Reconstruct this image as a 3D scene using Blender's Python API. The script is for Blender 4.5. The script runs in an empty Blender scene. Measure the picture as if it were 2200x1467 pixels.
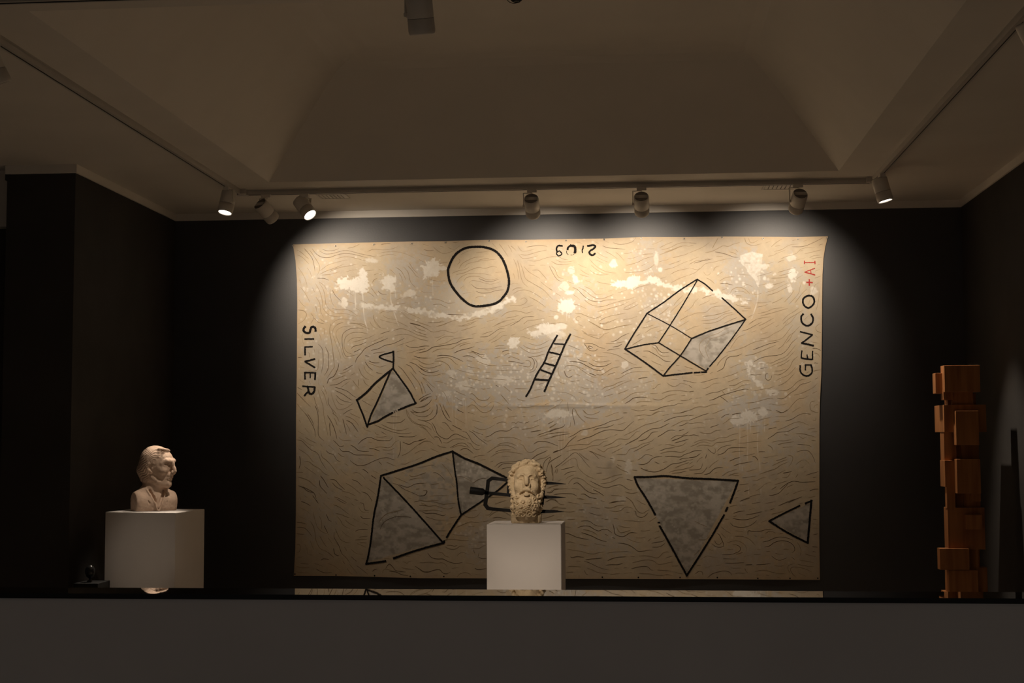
import bpy, bmesh, math, random
import numpy as np
from mathutils import Vector, Matrix
from math import sin, cos, pi, radians

random.seed(4); RNG = np.random.default_rng(11)
C = bpy.context.scene.collection

# ------------------------------------------------------------------ camera
FPX, YAW, PITCH, ROLL = 3045.5, radians(4.935), radians(4.1162), radians(0.2242)
EYE = np.array([0, 0, 1.6])
_F = np.array([-sin(YAW)*cos(PITCH), cos(YAW)*cos(PITCH), sin(PITCH)])
_R = np.array([cos(YAW), sin(YAW), 0.0])
_U = np.array([sin(YAW)*sin(PITCH), -cos(YAW)*sin(PITCH), cos(PITCH)])
_RC = _R*cos(ROLL) - _U*sin(ROLL)
_UC = _R*sin(ROLL) + _U*cos(ROLL)
def ray(u, v):
    u = np.asarray(u, float); v = np.asarray(v, float)
    return _F + _RC*((u-1100)/FPX)[..., None] - _UC*((v-733.5)/FPX)[..., None]
def onY(u, v, Y):
    d = ray(u, v); return EYE + d*(Y/d[..., 1])[..., None]
def onZ(u, v, Z):
    d = ray(u, v); return EYE + d*((Z-1.6)/d[..., 2])[..., None]
def onX(u, v, X):
    d = ray(u, v); return EYE + d*(X/d[..., 0])[..., None]

cam = bpy.data.cameras.new('camera'); cam.sensor_width = 36; cam.lens = FPX/2200*36
cam.clip_start = .05; cam.clip_end = 60
co = bpy.data.objects.new('camera', cam); C.objects.link(co)
M = Matrix(((_RC[0], _UC[0], -_F[0], 0), (_RC[1], _UC[1], -_F[1], 0), (_RC[2], _UC[2], -_F[2], 1.6), (0, 0, 0, 1)))
co.matrix_world = M
bpy.context.scene.camera = co

# ------------------------------------------------------------------ materials
def material(name, col, rough=.7, var=.0, vscale=8, bump=0, bscale=60, metal=0, spec=.5, emit=None, estr=0, col2=None, stretch=None, coat=0):
    m = bpy.data.materials.new(name); m.use_nodes = True
    nt = m.node_tree; b = nt.nodes['Principled BSDF']
    b.inputs['Base Color'].default_value = (*col, 1); b.inputs['Roughness'].default_value = rough
    b.inputs['Metallic'].default_value = metal; b.inputs['Specular IOR Level'].default_value = spec
    if emit: b.inputs['Emission Color'].default_value = (*emit, 1); b.inputs['Emission Strength'].default_value = estr
    tc = nt.nodes.new('ShaderNodeTexCoord'); src = tc.outputs['Object']
    if stretch:
        mp = nt.nodes.new('ShaderNodeMapping'); mp.inputs['Scale'].default_value = stretch
        nt.links.new(src, mp.inputs[0]); src = mp.outputs[0]
    n = nt.nodes.new('ShaderNodeTexNoise'); n.inputs['Scale'].default_value = vscale; n.inputs['Detail'].default_value = 6
    nt.links.new(src, n.inputs[0])
    mx = nt.nodes.new('ShaderNodeMix'); mx.data_type = 'RGBA'
    c2 = col2 or tuple(max(0, c*(1-var)) for c in col)
    mx.inputs[6].default_value = (*col, 1); mx.inputs[7].default_value = (*c2, 1)
    rp = nt.nodes.new('ShaderNodeMapRange'); rp.inputs[1].default_value = .35; rp.inputs[2].default_value = .65
    nt.links.new(n.outputs[0], rp.inputs[0]); nt.links.new(rp.outputs[0], mx.inputs[0]); nt.links.new(mx.outputs[2], b.inputs['Base Color'])
    if bump:
        n2 = nt.nodes.new('ShaderNodeTexNoise'); n2.inputs['Scale'].default_value = bscale; n2.inputs['Detail'].default_value = 5
        nt.links.new(tc.outputs['Object'], n2.inputs[0])
        bp = nt.nodes.new('ShaderNodeBump'); bp.inputs['Strength'].default_value = bump; bp.inputs['Distance'].default_value = .004
        nt.links.new(n2.outputs[0], bp.inputs['Height']); nt.links.new(bp.outputs[0], b.inputs['Normal'])
    return m

m_black = material('charcoal_wall_paint', (.029, .029, .032), .54, .15, 3, .10, 90, spec=.85)
m_black_side = material('charcoal_matt_wall_paint', (.052, .048, .045), .85, .15, 3, .10, 90, spec=.15)
m_white = material('white_ceiling_paint', (.66, .62, .56), .9, .05, 2, .05, 60, spec=.2)
m_cornice = material('white_cornice_paint', (.70, .66, .60), .85, .05, 4, spec=.2)
m_parapet = material('grey_parapet_paint', (.80, .77, .76), .9, .08, 1.5, .1, 40, spec=.2)
m_coping = material('black_polished_granite', (.006, .006, .006), .012, .2, 40, spec=.9)
m_coping_edge = material('black_granite_edge', (.004, .004, .004), .5, .2, 40, spec=.3)
m_floor = material('pale_gallery_floor', (.50, .42, .33), .5, .15, 3)
m_track = material('white_track_paint', (.50, .47, .43), .5, .05, 10)
m_slot = material('track_slot_dark', (.03, .026, .022), .8)
m_lamp = material('white_lamp_enamel', (.62, .58, .52), .45, .04, 20)
m_lampdark = material('lamp_cap_grey', (.17, .155, .14), .6, .05, 20)
m_groove = material('lamp_groove_dark', (.04, .035, .03), .7)
m_blacklamp = material('black_lamp_metal', (.012, .012, .012), .5)
m_lens = material('glowing_lens', (.9, .9, .9), .3, emit=(1, .93, .84), estr=9)
m_lensoff = material('lens_glass', (.5, .48, .45), .2, emit=(1, .93, .84), estr=1.5)
m_vent = material('vent_paint', (.50, .47, .42), .6, .05, 10)
m_ventdark = material('vent_dark', (.06, .05, .045), .8)
m_ped = material('white_pedestal_paint', (.64, .60, .57), .75, .05, 3, .05, 50, spec=.25)
m_stone = material('weathered_sandstone', (.66, .52, .34), .9, 0, 22, .7, 160, spec=.15, col2=(.52, .40, .25))
m_plaster = material('pinkish_plaster', (.56, .41, .31), .8, .12, 12, .15, 90, spec=.2)
m_iron = material('blackened_iron', (.008, .007, .0065), .6, .3, 30, .3, 80, spec=.2)
m_ink = material('black_paint', (.012, .010, .009), .8, .3, 60, spec=.15)
m_red = material('red_paint', (.42, .02, .012), .7, .15, 60)
m_line = material('brown_line_ink', (.38, .285, .17), .85, .3, 30, spec=.1)
m_line2 = material('dark_brown_line_ink', (.17, .115, .066), .85, .3, 30, spec=.1)
m_brass = material('eyelet_metal', (.55, .50, .42), .35, .1, 50, metal=.8)
m_hole = material('eyelet_hole', (.01, .01, .01), .9)
m_knob = material('dark_knob_metal', (.03, .03, .03), .25, metal=.6)

def wood_material():
    m = material('warm_laminated_wood', (.42, .18, .062), .55, 0, 3, .1, 60, spec=.3, col2=(.27, .105, .036), stretch=(9, 9, .8))
    return m
m_wood = wood_material()

# ------------------------------------------------------------------ mesh helpers
def link(name, me, parent=None):
    o = bpy.data.objects.new(name, me); C.objects.link(o)
    if parent is not None: o.parent = parent
    return o
def from_bm(name, bm, mats, parent=None, smooth=False):
    me = bpy.data.meshes.new(name); bm.to_mesh(me); bm.free()
    for m in (mats if isinstance(mats, (list, tuple)) else [mats]): me.materials.append(m)
    if smooth: me.polygons.foreach_set('use_smooth', [True]*len(me.polygons))
    return link(name, me, parent)
def box(bm, x0, x1, y0, y1, z0, z1, mi=0, bevel=0):
    r = bmesh.ops.create_cube(bm, size=1)
    vs = r['verts']
    bmesh.ops.scale(bm, vec=(x1-x0, y1-y0, z1-z0), verts=vs)
    bmesh.ops.translate(bm, vec=((x0+x1)/2, (y0+y1)/2, (z0+z1)/2), verts=vs)
    fs = list({f for v in vs for f in v.link_faces})
    for f in fs: f.material_index = mi
    if bevel:
        es = list({e for v in vs for e in v.link_edges})
        rb = bmesh.ops.bevel(bm, geom=es, offset=bevel, segments=2, affect='EDGES', profile=.6)
        for f in rb['faces']: f.material_index = mi
def quad(bm, pts, mi=0):
    f = bm.faces.new([bm.verts.new(p) for p in pts]); f.material_index = mi; return f
def lathe(bm, prof, seg=32, axis='z', mi=None, M=None):
    """prof: list of (r, h); axis z; closes ends with r=0"""
    rings = []
    for r, h in prof:
        if r < 1e-6:
            rings.append([bm.verts.new((0, 0, h))])
        else:
            rings.append([bm.verts.new((r*cos(2*pi*k/seg), r*sin(2*pi*k/seg), h)) for k in range(seg)])
    vs = [v for r in rings for v in r]
    for i, (a, b) in enumerate(zip(rings, rings[1:])):
        for k in range(seg):
            k2 = (k+1) % seg
            if len(a) == 1 and len(b) == 1: continue
            if len(a) == 1: f = bm.faces.new((a[0], b[k], b[k2]))
            elif len(b) == 1: f = bm.faces.new((a[k], a[k2], b[0]))
            else: f = bm.faces.new((a[k], a[k2], b[k2], b[k]))
            f.smooth = True
            if mi: f.material_index = mi[i]
    if M is not None: bmesh.ops.transform(bm, matrix=M, verts=vs)
    return vs
def tube(bm, pts, r, seg=10, caps=True, mi=0):
    pts = [Vector(p) for p in pts]; rr = r if isinstance(r, (list, tuple)) else [r]*len(pts)
    rings = []; up = None
    for i, p in enumerate(pts):
        t = (pts[min(i+1, len(pts)-1)]-pts[max(i-1, 0)]).normalized()
        if up is None: up = t.orthogonal().normalized()
        up = (up - t*up.dot(t)).normalized(); sd = t.cross(up)
        rings.append([bm.verts.new(p + (up*cos(2*pi*k/seg)+sd*sin(2*pi*k/seg))*rr[i]) for k in range(seg)])
    for a, b in zip(rings, rings[1:]):
        for k in range(seg):
            f = bm.faces.new((a[k], a[(k+1) % seg], b[(k+1) % seg], b[k])); f.smooth = True; f.material_index = mi
    if caps:
        bm.faces.new(rings[0][::-1]).material_index = mi; bm.faces.new(rings[-1]).material_index = mi
def tag(o, label, cat, group=None):
    o['label'] = label; o['category'] = cat
    if group: o['group'] = group
    return o
def struct(o, label=None, cat=None):
    o['kind'] = 'structure'
    if label: o['label'] = label
    if cat: o['category'] = cat
    return o
def empty(name, loc, rz=0):
    o = bpy.data.objects.new(name, None); C.objects.link(o); o.location = loc; o.rotation_euler = (0, 0, rz)
    o.empty_display_size = .05
    return o

# ------------------------------------------------------------------ room
W = 9.6; XL, XR = -3.1905, 2.1834; ZB = 1.6+1.5616; ZC = 1.6+1.6099; YN = 7.8175
RL, RR, YR, YNR, DD, RT = -2.2302, 1.2236, 8.4764, 4.9958, .5832, .5948
ZCOP = 1.6-.427; KC = .427/.5
YCF, YCN = 4.8966*KC, 4.6986*KC; ZCB = 1.6-.5172*KC

bm = bmesh.new(); box(bm, XL-.2, XR+.3, W, W+.15, 0, ZC+.05); struct(from_bm('wall_back', bm, m_black), 'charcoal black gallery wall behind the large canvas', 'wall')
bm = bmesh.new(); box(bm, XR, XR+.15, 3.6, W, 0, ZC+.05); struct(from_bm('wall_right', bm, m_black_side), 'charcoal wall on the right beside the wooden block figure', 'wall')
bm = bmesh.new(); box(bm, XL-.15, XL, YN, W, 0, ZC+.05); struct(from_bm('wall_left', bm, m_black_side), 'charcoal wall on the left behind the plaster bust', 'wall')
xe = float(onY(14.5, 430, YN)[0])
bm = bmesh.new(); box(bm, xe, XL-.15, YN, YN+.12, 0, ZB); box(bm, xe-.010, xe+.02, YN-.006, YN+.11, ZB-.035, ZB)
struct(from_bm('wall_front_left', bm, m_black_side), 'black wall return facing the viewer at far left', 'wall')
# white bulkhead beyond the black return
zb2 = float(onY(7, 487, YN+.12)[2])
bm = bmesh.new(); box(bm, xe-1.6, xe+.1, YN+.12, YN+.3, zb2, ZC+.05); struct(from_bm('trim_1', bm, m_white), 'pale bulkhead at the left edge under the ceiling', 'bulkhead')
bm = bmesh.new(); box(bm, xe-1.6, xe+.1, YN+.2, YN+.4, 0, zb2); struct(from_bm('wall_far_left', bm, m_black_side), 'black wall below the pale bulkhead', 'wall')
# floors
bm = bmesh.new(); box(bm, -6, 4, -1.5, W+.15, -.1, 0); struct(from_bm('floor', bm, m_floor), 'dark floor of the gallery', 'floor')

# ceiling: soffit ring + coffer with sloped sides + flat top
def ceiling():
    bm = bmesh.new()
    X0, X1, Y0, Y1 = -5.2, XR+.15, -1.2, W
    def q(*p): quad(bm, p)
    q((X0, YR, ZC), (X0, Y1, ZC), (X1, Y1, ZC), (X1, YR, ZC))
    q((X0, Y0, ZC), (X0, YNR, ZC), (X1, YNR, ZC), (X1, Y0, ZC))
    q((X0, YNR, ZC), (X0, YR, ZC), (RL, YR, ZC), (RL, YNR, ZC))
    q((RR, YNR, ZC), (RR, YR, ZC), (X1, YR, ZC), (X1, YNR, ZC))
    # slopes, rounded softly where they meet the flat top
    n = 10; prof = []
    for k in range(n+1):
        t = k/n
        prof.append((DD*t, RT*t))
    # soften last quarter of the slope into the flat
    prof = [(0, 0), (DD*.6, RT*.62), (DD*.8, RT*.81), (DD*.92, RT*.915), (DD*1.02, RT*.965), (DD*1.14, RT*.99), (DD*1.3, RT)]
    for (a, za), (b, zb) in zip(prof, prof[1:]):
        A = [(RL+a, YNR+a, ZC+za), (RR-a, YNR+a, ZC+za), (RR-a, YR-a, ZC+za), (RL+a, YR-a, ZC+za)]
        B = [(RL+b, YNR+b, ZC+zb), (RR-b, YNR+b, ZC+zb), (RR-b, YR-b, ZC+zb), (RL+b, YR-b, ZC+zb)]
        for k in range(4):
            k2 = (k+1) % 4; q(A[k], A[k2], B[k2], B[k])
    b, zb = prof[-1]
    q((RL+b, YNR+b, ZC+zb), (RR-b, YNR+b, ZC+zb), (RR-b, YR-b, ZC+zb), (RL+b, YR-b, ZC+zb))
    bmesh.ops.remove_doubles(bm, verts=bm.verts, dist=1e-5)
    # cap above so no light leaks
    box(bm, X0, X1, Y0, Y1+.1, ZC+.75, ZC+.85)
    for a in ((X0-.1, X0, Y0, Y1), (X1, X1+.1, Y0, Y1)): box(bm, a[0], a[1], a[2], a[3], ZC, ZC+.8)
    box(bm, X0, X1, Y0-.1, Y0, ZC, ZC+.8)
    return from_bm('ceiling', bm, m_white)
struct(ceiling(), 'white ceiling with a recessed sloping coffer', 'ceiling')
# cornice boards (white strip on top of the black walls)
t = .012
for n_, b_ in enumerate([(XL, XR, W-t, W, ZB, ZC), (XL-.001, XL+t, YN-.018, W-t, ZB, ZC), (XR-t, XR, 3.6, W-t, ZB, ZC), (xe-.005, XL+t+.001, YN-.020, YN+.01, ZB-.0005, ZC)]):
    bm = bmesh.new(); box(bm, *b_); struct(from_bm('trim_%d' % (n_+2), bm, m_cornice), ['white cornice strip above the back wall', 'white cornice strip above the left wall', 'white cornice strip above the right wall', 'white cornice strip above the far left wall return'][n_], 'cornice')

# parapet with polished black coping
bm = bmesh.new(); box(bm, -6, 4, YCN+.006, YCF-.006, 0, ZCB); struct(from_bm('wall_parapet', bm, m_parapet), 'grey half height parapet wall across the foreground', 'parapet')
bm = bmesh.new(); box(bm, -6, 4, YCN, YCF, ZCB, ZCOP)
for f in bm.faces:
    if abs(f.normal.z) < .5: f.material_index = 1
bm.normal_update()
for f in bm.faces: f.material_index = 0 if f.normal.z > .5 else 1
struct(from_bm('trim_6', bm, [m_coping, m_coping_edge]), 'polished black stone coping on the parapet', 'coping')

# ------------------------------------------------------------------ lighting track
ZT = ZC  # tracks hang under the soffit
TH, TW = .032, .036
TLX, TRX = -2.4851, 1.4692
YT = float(onZ(1280, 401, ZC-.02)[1])
YNT = 4.80
def track(name, p0, p1, along, outer=1):
    bm = bmesh.new()
    L = (Vector(p1)-Vector(p0)).length
    w = TW/2
    box(bm, 0, L, -w, w, -.010, 0, 0)
    box(bm, 0, L, -w, -w+.009, -TH, -.008, 0); box(bm, 0, L, w-.009, w, -TH, -.008, 0)
    box(bm, 0, L, -.006, .006, -TH+.004, -.008, 0)
    o = from_bm(name, bm, [m_track])
    bm = bmesh.new(); ya, yb = sorted((outer*.006, outer*(w-.0085))); box(bm, .001, L-.001, ya, yb, -TH+.001, -.010)
    from_bm('slot', bm, m_slot, o)
    o.location = p0; o.rotation_euler = (0, 0, along)
    return o
xa = float(onZ(524, 409, ZC-.02)[0]); xb = float(onZ(1873, 384, ZC-.02)[0])
tb = track('lighting_track', (xa, YT, ZC), (xb, YT, ZC), 0); tag(tb, 'white lighting track along the back of the ceiling above the canvas', 'track')
tl = track('lighting_track', (TLX, YNT, ZC), (TLX, YT+.03, ZC), pi/2); tag(tl, 'white lighting track running along the left side of the ceiling', 'track')
tr = track('lighting_track', (TRX, YNT, ZC), (TRX, YT+.03, ZC), pi/2, -1); tag(tr, 'white lighting track running along the right side of the ceiling', 'track')
tn = track('lighting_track', (TLX+.03, YNT, ZC), (TRX-.03, YNT, ZC), 0); tag(tn, 'white lighting track above the near side, carrying the lamp cut off at the top', 'track')
for (x0, x1, lab) in ((TLX-.02, xa, 'left'), (xb, TRX+.02, 'right')):
    bm = bmesh.new(); box(bm, x0, x1, YT-.022, YT+.022, ZC-TH-.002, ZC+.002)
    if lab == 'left': box(bm, TLX+.0, TLX+.05, YT-.06, YT-.02, ZC-TH, ZC, bevel=.003)
    else: box(bm, TRX-.05, TRX-.0, YT-.06, YT-.02, ZC-TH, ZC, bevel=.003)
    bmesh.ops.translate(bm, vec=(-xa, -YT, -ZC), verts=bm.verts); from_bm('corner_joint', bm, m_track, tb)

# ------------------------------------------------------------------ track spotlights
def spotlight(label, pos, aim, L=.142, R=.0465, side=-1, lit=False, drop=.080, power=0, cone=60, blend=.6, dark=False, group=None, adapter_along=0, hinge=.45, name='track_spotlight', col=(1, .80, .60), beam=None):
    root = empty(name, pos); tag(root, label, 'spotlight', group)
    mb = m_blacklamp if dark else m_lamp
    P = Vector((0, 0, 0))
    bm = bmesh.new()   # adapter clipped in the track
    if adapter_along: box(bm, -.017, .017, -.04, .04, -TH-.020, -TH+.006, bevel=.003)
    else: box(bm, -.03, .03, -.017, .017, -TH-.020, -TH+.006, bevel=.003)
    from_bm('adapter', bm, mb, root)
    a = Vector(aim).normalized()
    # hinge axis is horizontal and perpendicular to the aim
    h = Vector((0, 0, 1)).cross(a)
    if h.length < .05: h = Vector((1, 0, 0))
    h.normalize(); 
    if h.x*side < 0: h = -h
    zt = -TH-.022; cz = zt-drop
    piv = Vector((0, 0, cz))
    hh = h*(R+.007)
    bm = bmesh.new()
    w = .008
    def bar(p, q, wid, th, nrm):
        p, q = Vector(p), Vector(q); d = (q-p).normalized(); nrm = Vector(nrm); nrm = (nrm-d*nrm.dot(d)).normalized(); s = d.cross(nrm)
        vs = [bm.verts.new(c + s*sx*wid/2 + nrm*sy*th/2) for c in (p-d*th/2, q+d*th/2) for sx, sy in ((-1, -1), (1, -1), (1, 1), (-1, 1))]
        for f in ((0, 1, 2, 3), (7, 6, 5, 4), (0, 4, 5, 1), (1, 5, 6, 2), (2, 6, 7, 3), (3, 7, 4, 0)): bm.faces.new([vs[i] for i in f])
    bar((0, 0, zt), Vector((0, 0, zt))+hh, .02, .005, (0, 0, 1))
    bar(Vector((0, 0, zt))+hh, piv+hh+Vector((0, 0, -.006)), .016, .005, h)
    bmesh.ops.recalc_face_normals(bm, faces=bm.faces)
    tube(bm, [piv+h*(R-.002), piv+h*(R+.012)], .008, 14)
    from_bm('bracket', bm, mb, root)
    # housing: local z axis = aim direction
    s = h.cross(a).normalized()
    Rm = Matrix((h, s, a)).transposed().to_4x4()
    if Rm.determinant() < 0: Rm = Matrix((-h, s, a)).transposed().to_4x4()
    Tm = Matrix.Translation(piv) @ Rm
    bk, fr = -L*hinge, L*(1-hinge)
    bm = bmesh.new()
    g = bk+L*.60
    lathe(bm, [(0, bk), (R-.006, bk), (R-.001, bk+.003), (R, bk+.008), (R, g), (R-.0012, g+.0006), (R-.0012, g+.0018), (R, g+.0024), (R+.0005, fr-.014), (R-.001, fr-.005), (R-.004, fr), (R-.006, fr), (R-.008, fr-.006)], 36, M=Tm)
    hs = from_bm('housing', bm, mb, root)
    bm = bmesh.new(); lathe(bm, [(R-.0010, g+.0003), (R-.0010, g+.0021)], 36, M=Tm); from_bm('groove', bm, m_groove, hs)
    # rear cap: two dark segments and a pale bar across
    bm = bmesh.new()
    rr = R-.004
    for sg in (-1, 1):
        pts = [Tm @ Vector((rr*cos(t_), sg*rr*sin(t_), bk-.0012)) for t_ in np.linspace(.33, pi-.33, 14)]
        f = bm.faces.new([bm.verts.new(p) for p in pts])
    from_bm('rear_cap', bm, mb if dark else m_lampdark, hs)
    bm = bmesh.new()
    lathe(bm, [(0, fr-.007), (R-.007, fr-.007)], 36, M=Tm)
    ln = from_bm('lens', bm, m_lens if lit else (m_blacklamp if dark else m_lensoff if power else m_lampdark), root)
    if power:
        ld = bpy.data.lights.new('spot_lamp', 'SPOT'); ld.energy = power; ld.color = col
        ld.spot_size = radians(cone); ld.spot_blend = blend; ld.shadow_soft_size = .018
        lo = bpy.data.objects.new('spot_beam', ld); C.objects.link(lo); lo.parent = root
        lo.location = Tm @ Vector((0, 0, fr+.030))
        lo.rotation_euler = (Vector(beam) if beam else a).to_track_quat('-Z', 'Y').to_euler()
    return root
def on_track(px, py, which):
    if which == 'back': return Vector((float(onY(px, py, YT)[0]), YT, ZC))
    if which == 'left': p = onX(px, py, TLX)
    else: p = onX(px, py, TRX)
    return Vector((p[0], p[1], ZC))
CW = (1, .845, .68)
PW = 41
G1 = 'white spotlights aimed at the canvas'
spotlight('white spotlight tilted right on the back track, second from the left corner', on_track(572, 408, 'back'), (.44, .66, -.60), beam=(.44, .74, -.51), power=PW*1.12, cone=98, blend=.72, side=-1, group=G1, col=CW)
spotlight('white spotlight with a glowing round lens turned down to the right', on_track(654, 404, 'back'), (.58, -.34, -.74), lit=True, power=60, cone=60, side=1, col=CW, drop=.06)
spotlight('white spotlight on the back track above the upside-down number', on_track(1143, 400, 'back'), (.03, .80, -.60), beam=(.03, .85, -.52), power=PW, cone=95, blend=.72, group=G1, col=CW)
spotlight('white spotlight on the back track above the drawn box, left of the ceiling vent', on_track(1378, 395, 'back'), (.02, .80, -.60), beam=(.02, .85, -.52), power=PW*.95, cone=95, blend=.72, group=G1, col=CW)
spotlight('white spotlight on the back track hanging in front of the right ceiling vent', on_track(1714, 388, 'back'), (-.14, .80, -.60), beam=(-.10, .85, -.52), power=PW*.95, cone=95, blend=.72, group=G1, col=CW)
spotlight('white downward spotlight with glowing lens at the left corner of the tracks', on_track(489, 402, 'left'), (-.13, -.24, -.96), lit=True, power=240, cone=30, blend=.9, beam=(-.16, -.80, -1.5), side=1, adapter_along=1, drop=.062, col=CW)
spotlight('white downward spotlight with a thin glowing lens at the right corner of the tracks', on_track(1894, 371, 'right'), (.24, -.04, -.97), lit=True, power=95, cone=48, blend=.8, side=1, adapter_along=1, drop=.062, col=CW)
nx = float(onY(903, -20, YNT)[0])
BUST = np.array([-2.70, 7.78, 1.5])
spotlight('spotlight in shade cut off by the top edge of the photo', (nx, YNT, ZC), (.05, .34, -1), side=-1, drop=.062, hinge=.5, power=300, cone=60, blend=.7, col=CW)
spotlight('dark spotlight cropped by the left edge, hanging from the left track', (TLX, float(onX(0, 100, TLX)[1])-.07, ZC), (.35, .30, -.9), side=1, adapter_along=1)
spotlight('shaded spotlight cropped by the right edge, hanging from the right track', (TRX, float(onX(2200, 45, TRX)[1])-.13, ZC), (.45, .15, -.88), side=-1, adapter_along=1)
# black hanging fitting with a wire coil at the very top
o = onY(1110, 4, YNT-.12)
root = empty('black_hanging_fitting', (float(o[0]), float(o[1]), ZC)); tag(root, 'small black fitting with coiled wire loops at the top edge', 'fitting')
zl = float(o[2])-ZC
bm = bmesh.new(); lathe(bm, [(0, zl+.002), (.012, zl), (.019, zl+.008), (.021, zl+.03), (.012, zl+.04), (.008, zl+.05), (.008, 0), (0, 0)], 20); from_bm('body', bm, m_blacklamp, root)
for k, (rx, rz, dx) in enumerate(((.026, .022, -.006), (.022, .019, .001))):
    bm = bmesh.new(); tube(bm, [(dx+rx*cos(t_), -.022, zl+.010+rz*sin(t_)) for t_ in np.linspace(0, 2*pi, 30)], .0012, 6, caps=False); from_bm('wire_loop', bm, m_blacklamp, root)
bm = bmesh.new(); tube(bm, [(.01, 0, zl+.018), (.05, 0, zl+.026)], .007, 10); from_bm('arm', bm, m_blacklamp, root)

# ------------------------------------------------------------------ ceiling vents
def vent(u0, u1, v0, v1, lab, slats):
    a = onZ(u0, v0, ZC); b = onZ(u1, v1, ZC)
    x0, x1 = float(a[0]), float(onZ(u1, v0, ZC)[0]); y1, y0 = float(a[1]), float(b[1]); y0, y1 = min(y0, y1), max(y0, y1)
    root = empty('ceiling_vent', ((x0+x1)/2, (y0+y1)/2, ZC)); tag(root, lab, 'vent')
    w, d = (x1-x0)/2, (y1-y0)/2
    bm = bmesh.new(); f = .012
    for q in ((-w, w, -d, -d+f), (-w, w, d-f, d), (-w, -w+f, -d, d), (w-f, w, -d, d)): box(bm, q[0], q[1], q[2], q[3], -.006, 0)
    from_bm('frame', bm, m_vent, root)
    bm = bmesh.new(); box(bm, -w+f, w-f, -d+f, d-f, -.001, 0); from_bm('duct_opening', bm, m_ventdark, root)
    for k in range(slats):
        x = -w+f+(2*w-2*f)*(k+.5)/slats; s_ = (2*w-2*f)/slats*.40
        bm = bmesh.new(); box(bm, x-s_, x+s_, -d+f, d-f, -.004, -.0015); from_bm('slat', bm, m_vent, root)
vent(690, 754, 426, 415, 'slatted air vent in the soffit right of the glowing tilted spotlight', 7)
vent(1636, 1706, 406.5, 395, 'slatted air vent in the soffit behind the right-hand spotlight', 7)

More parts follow.
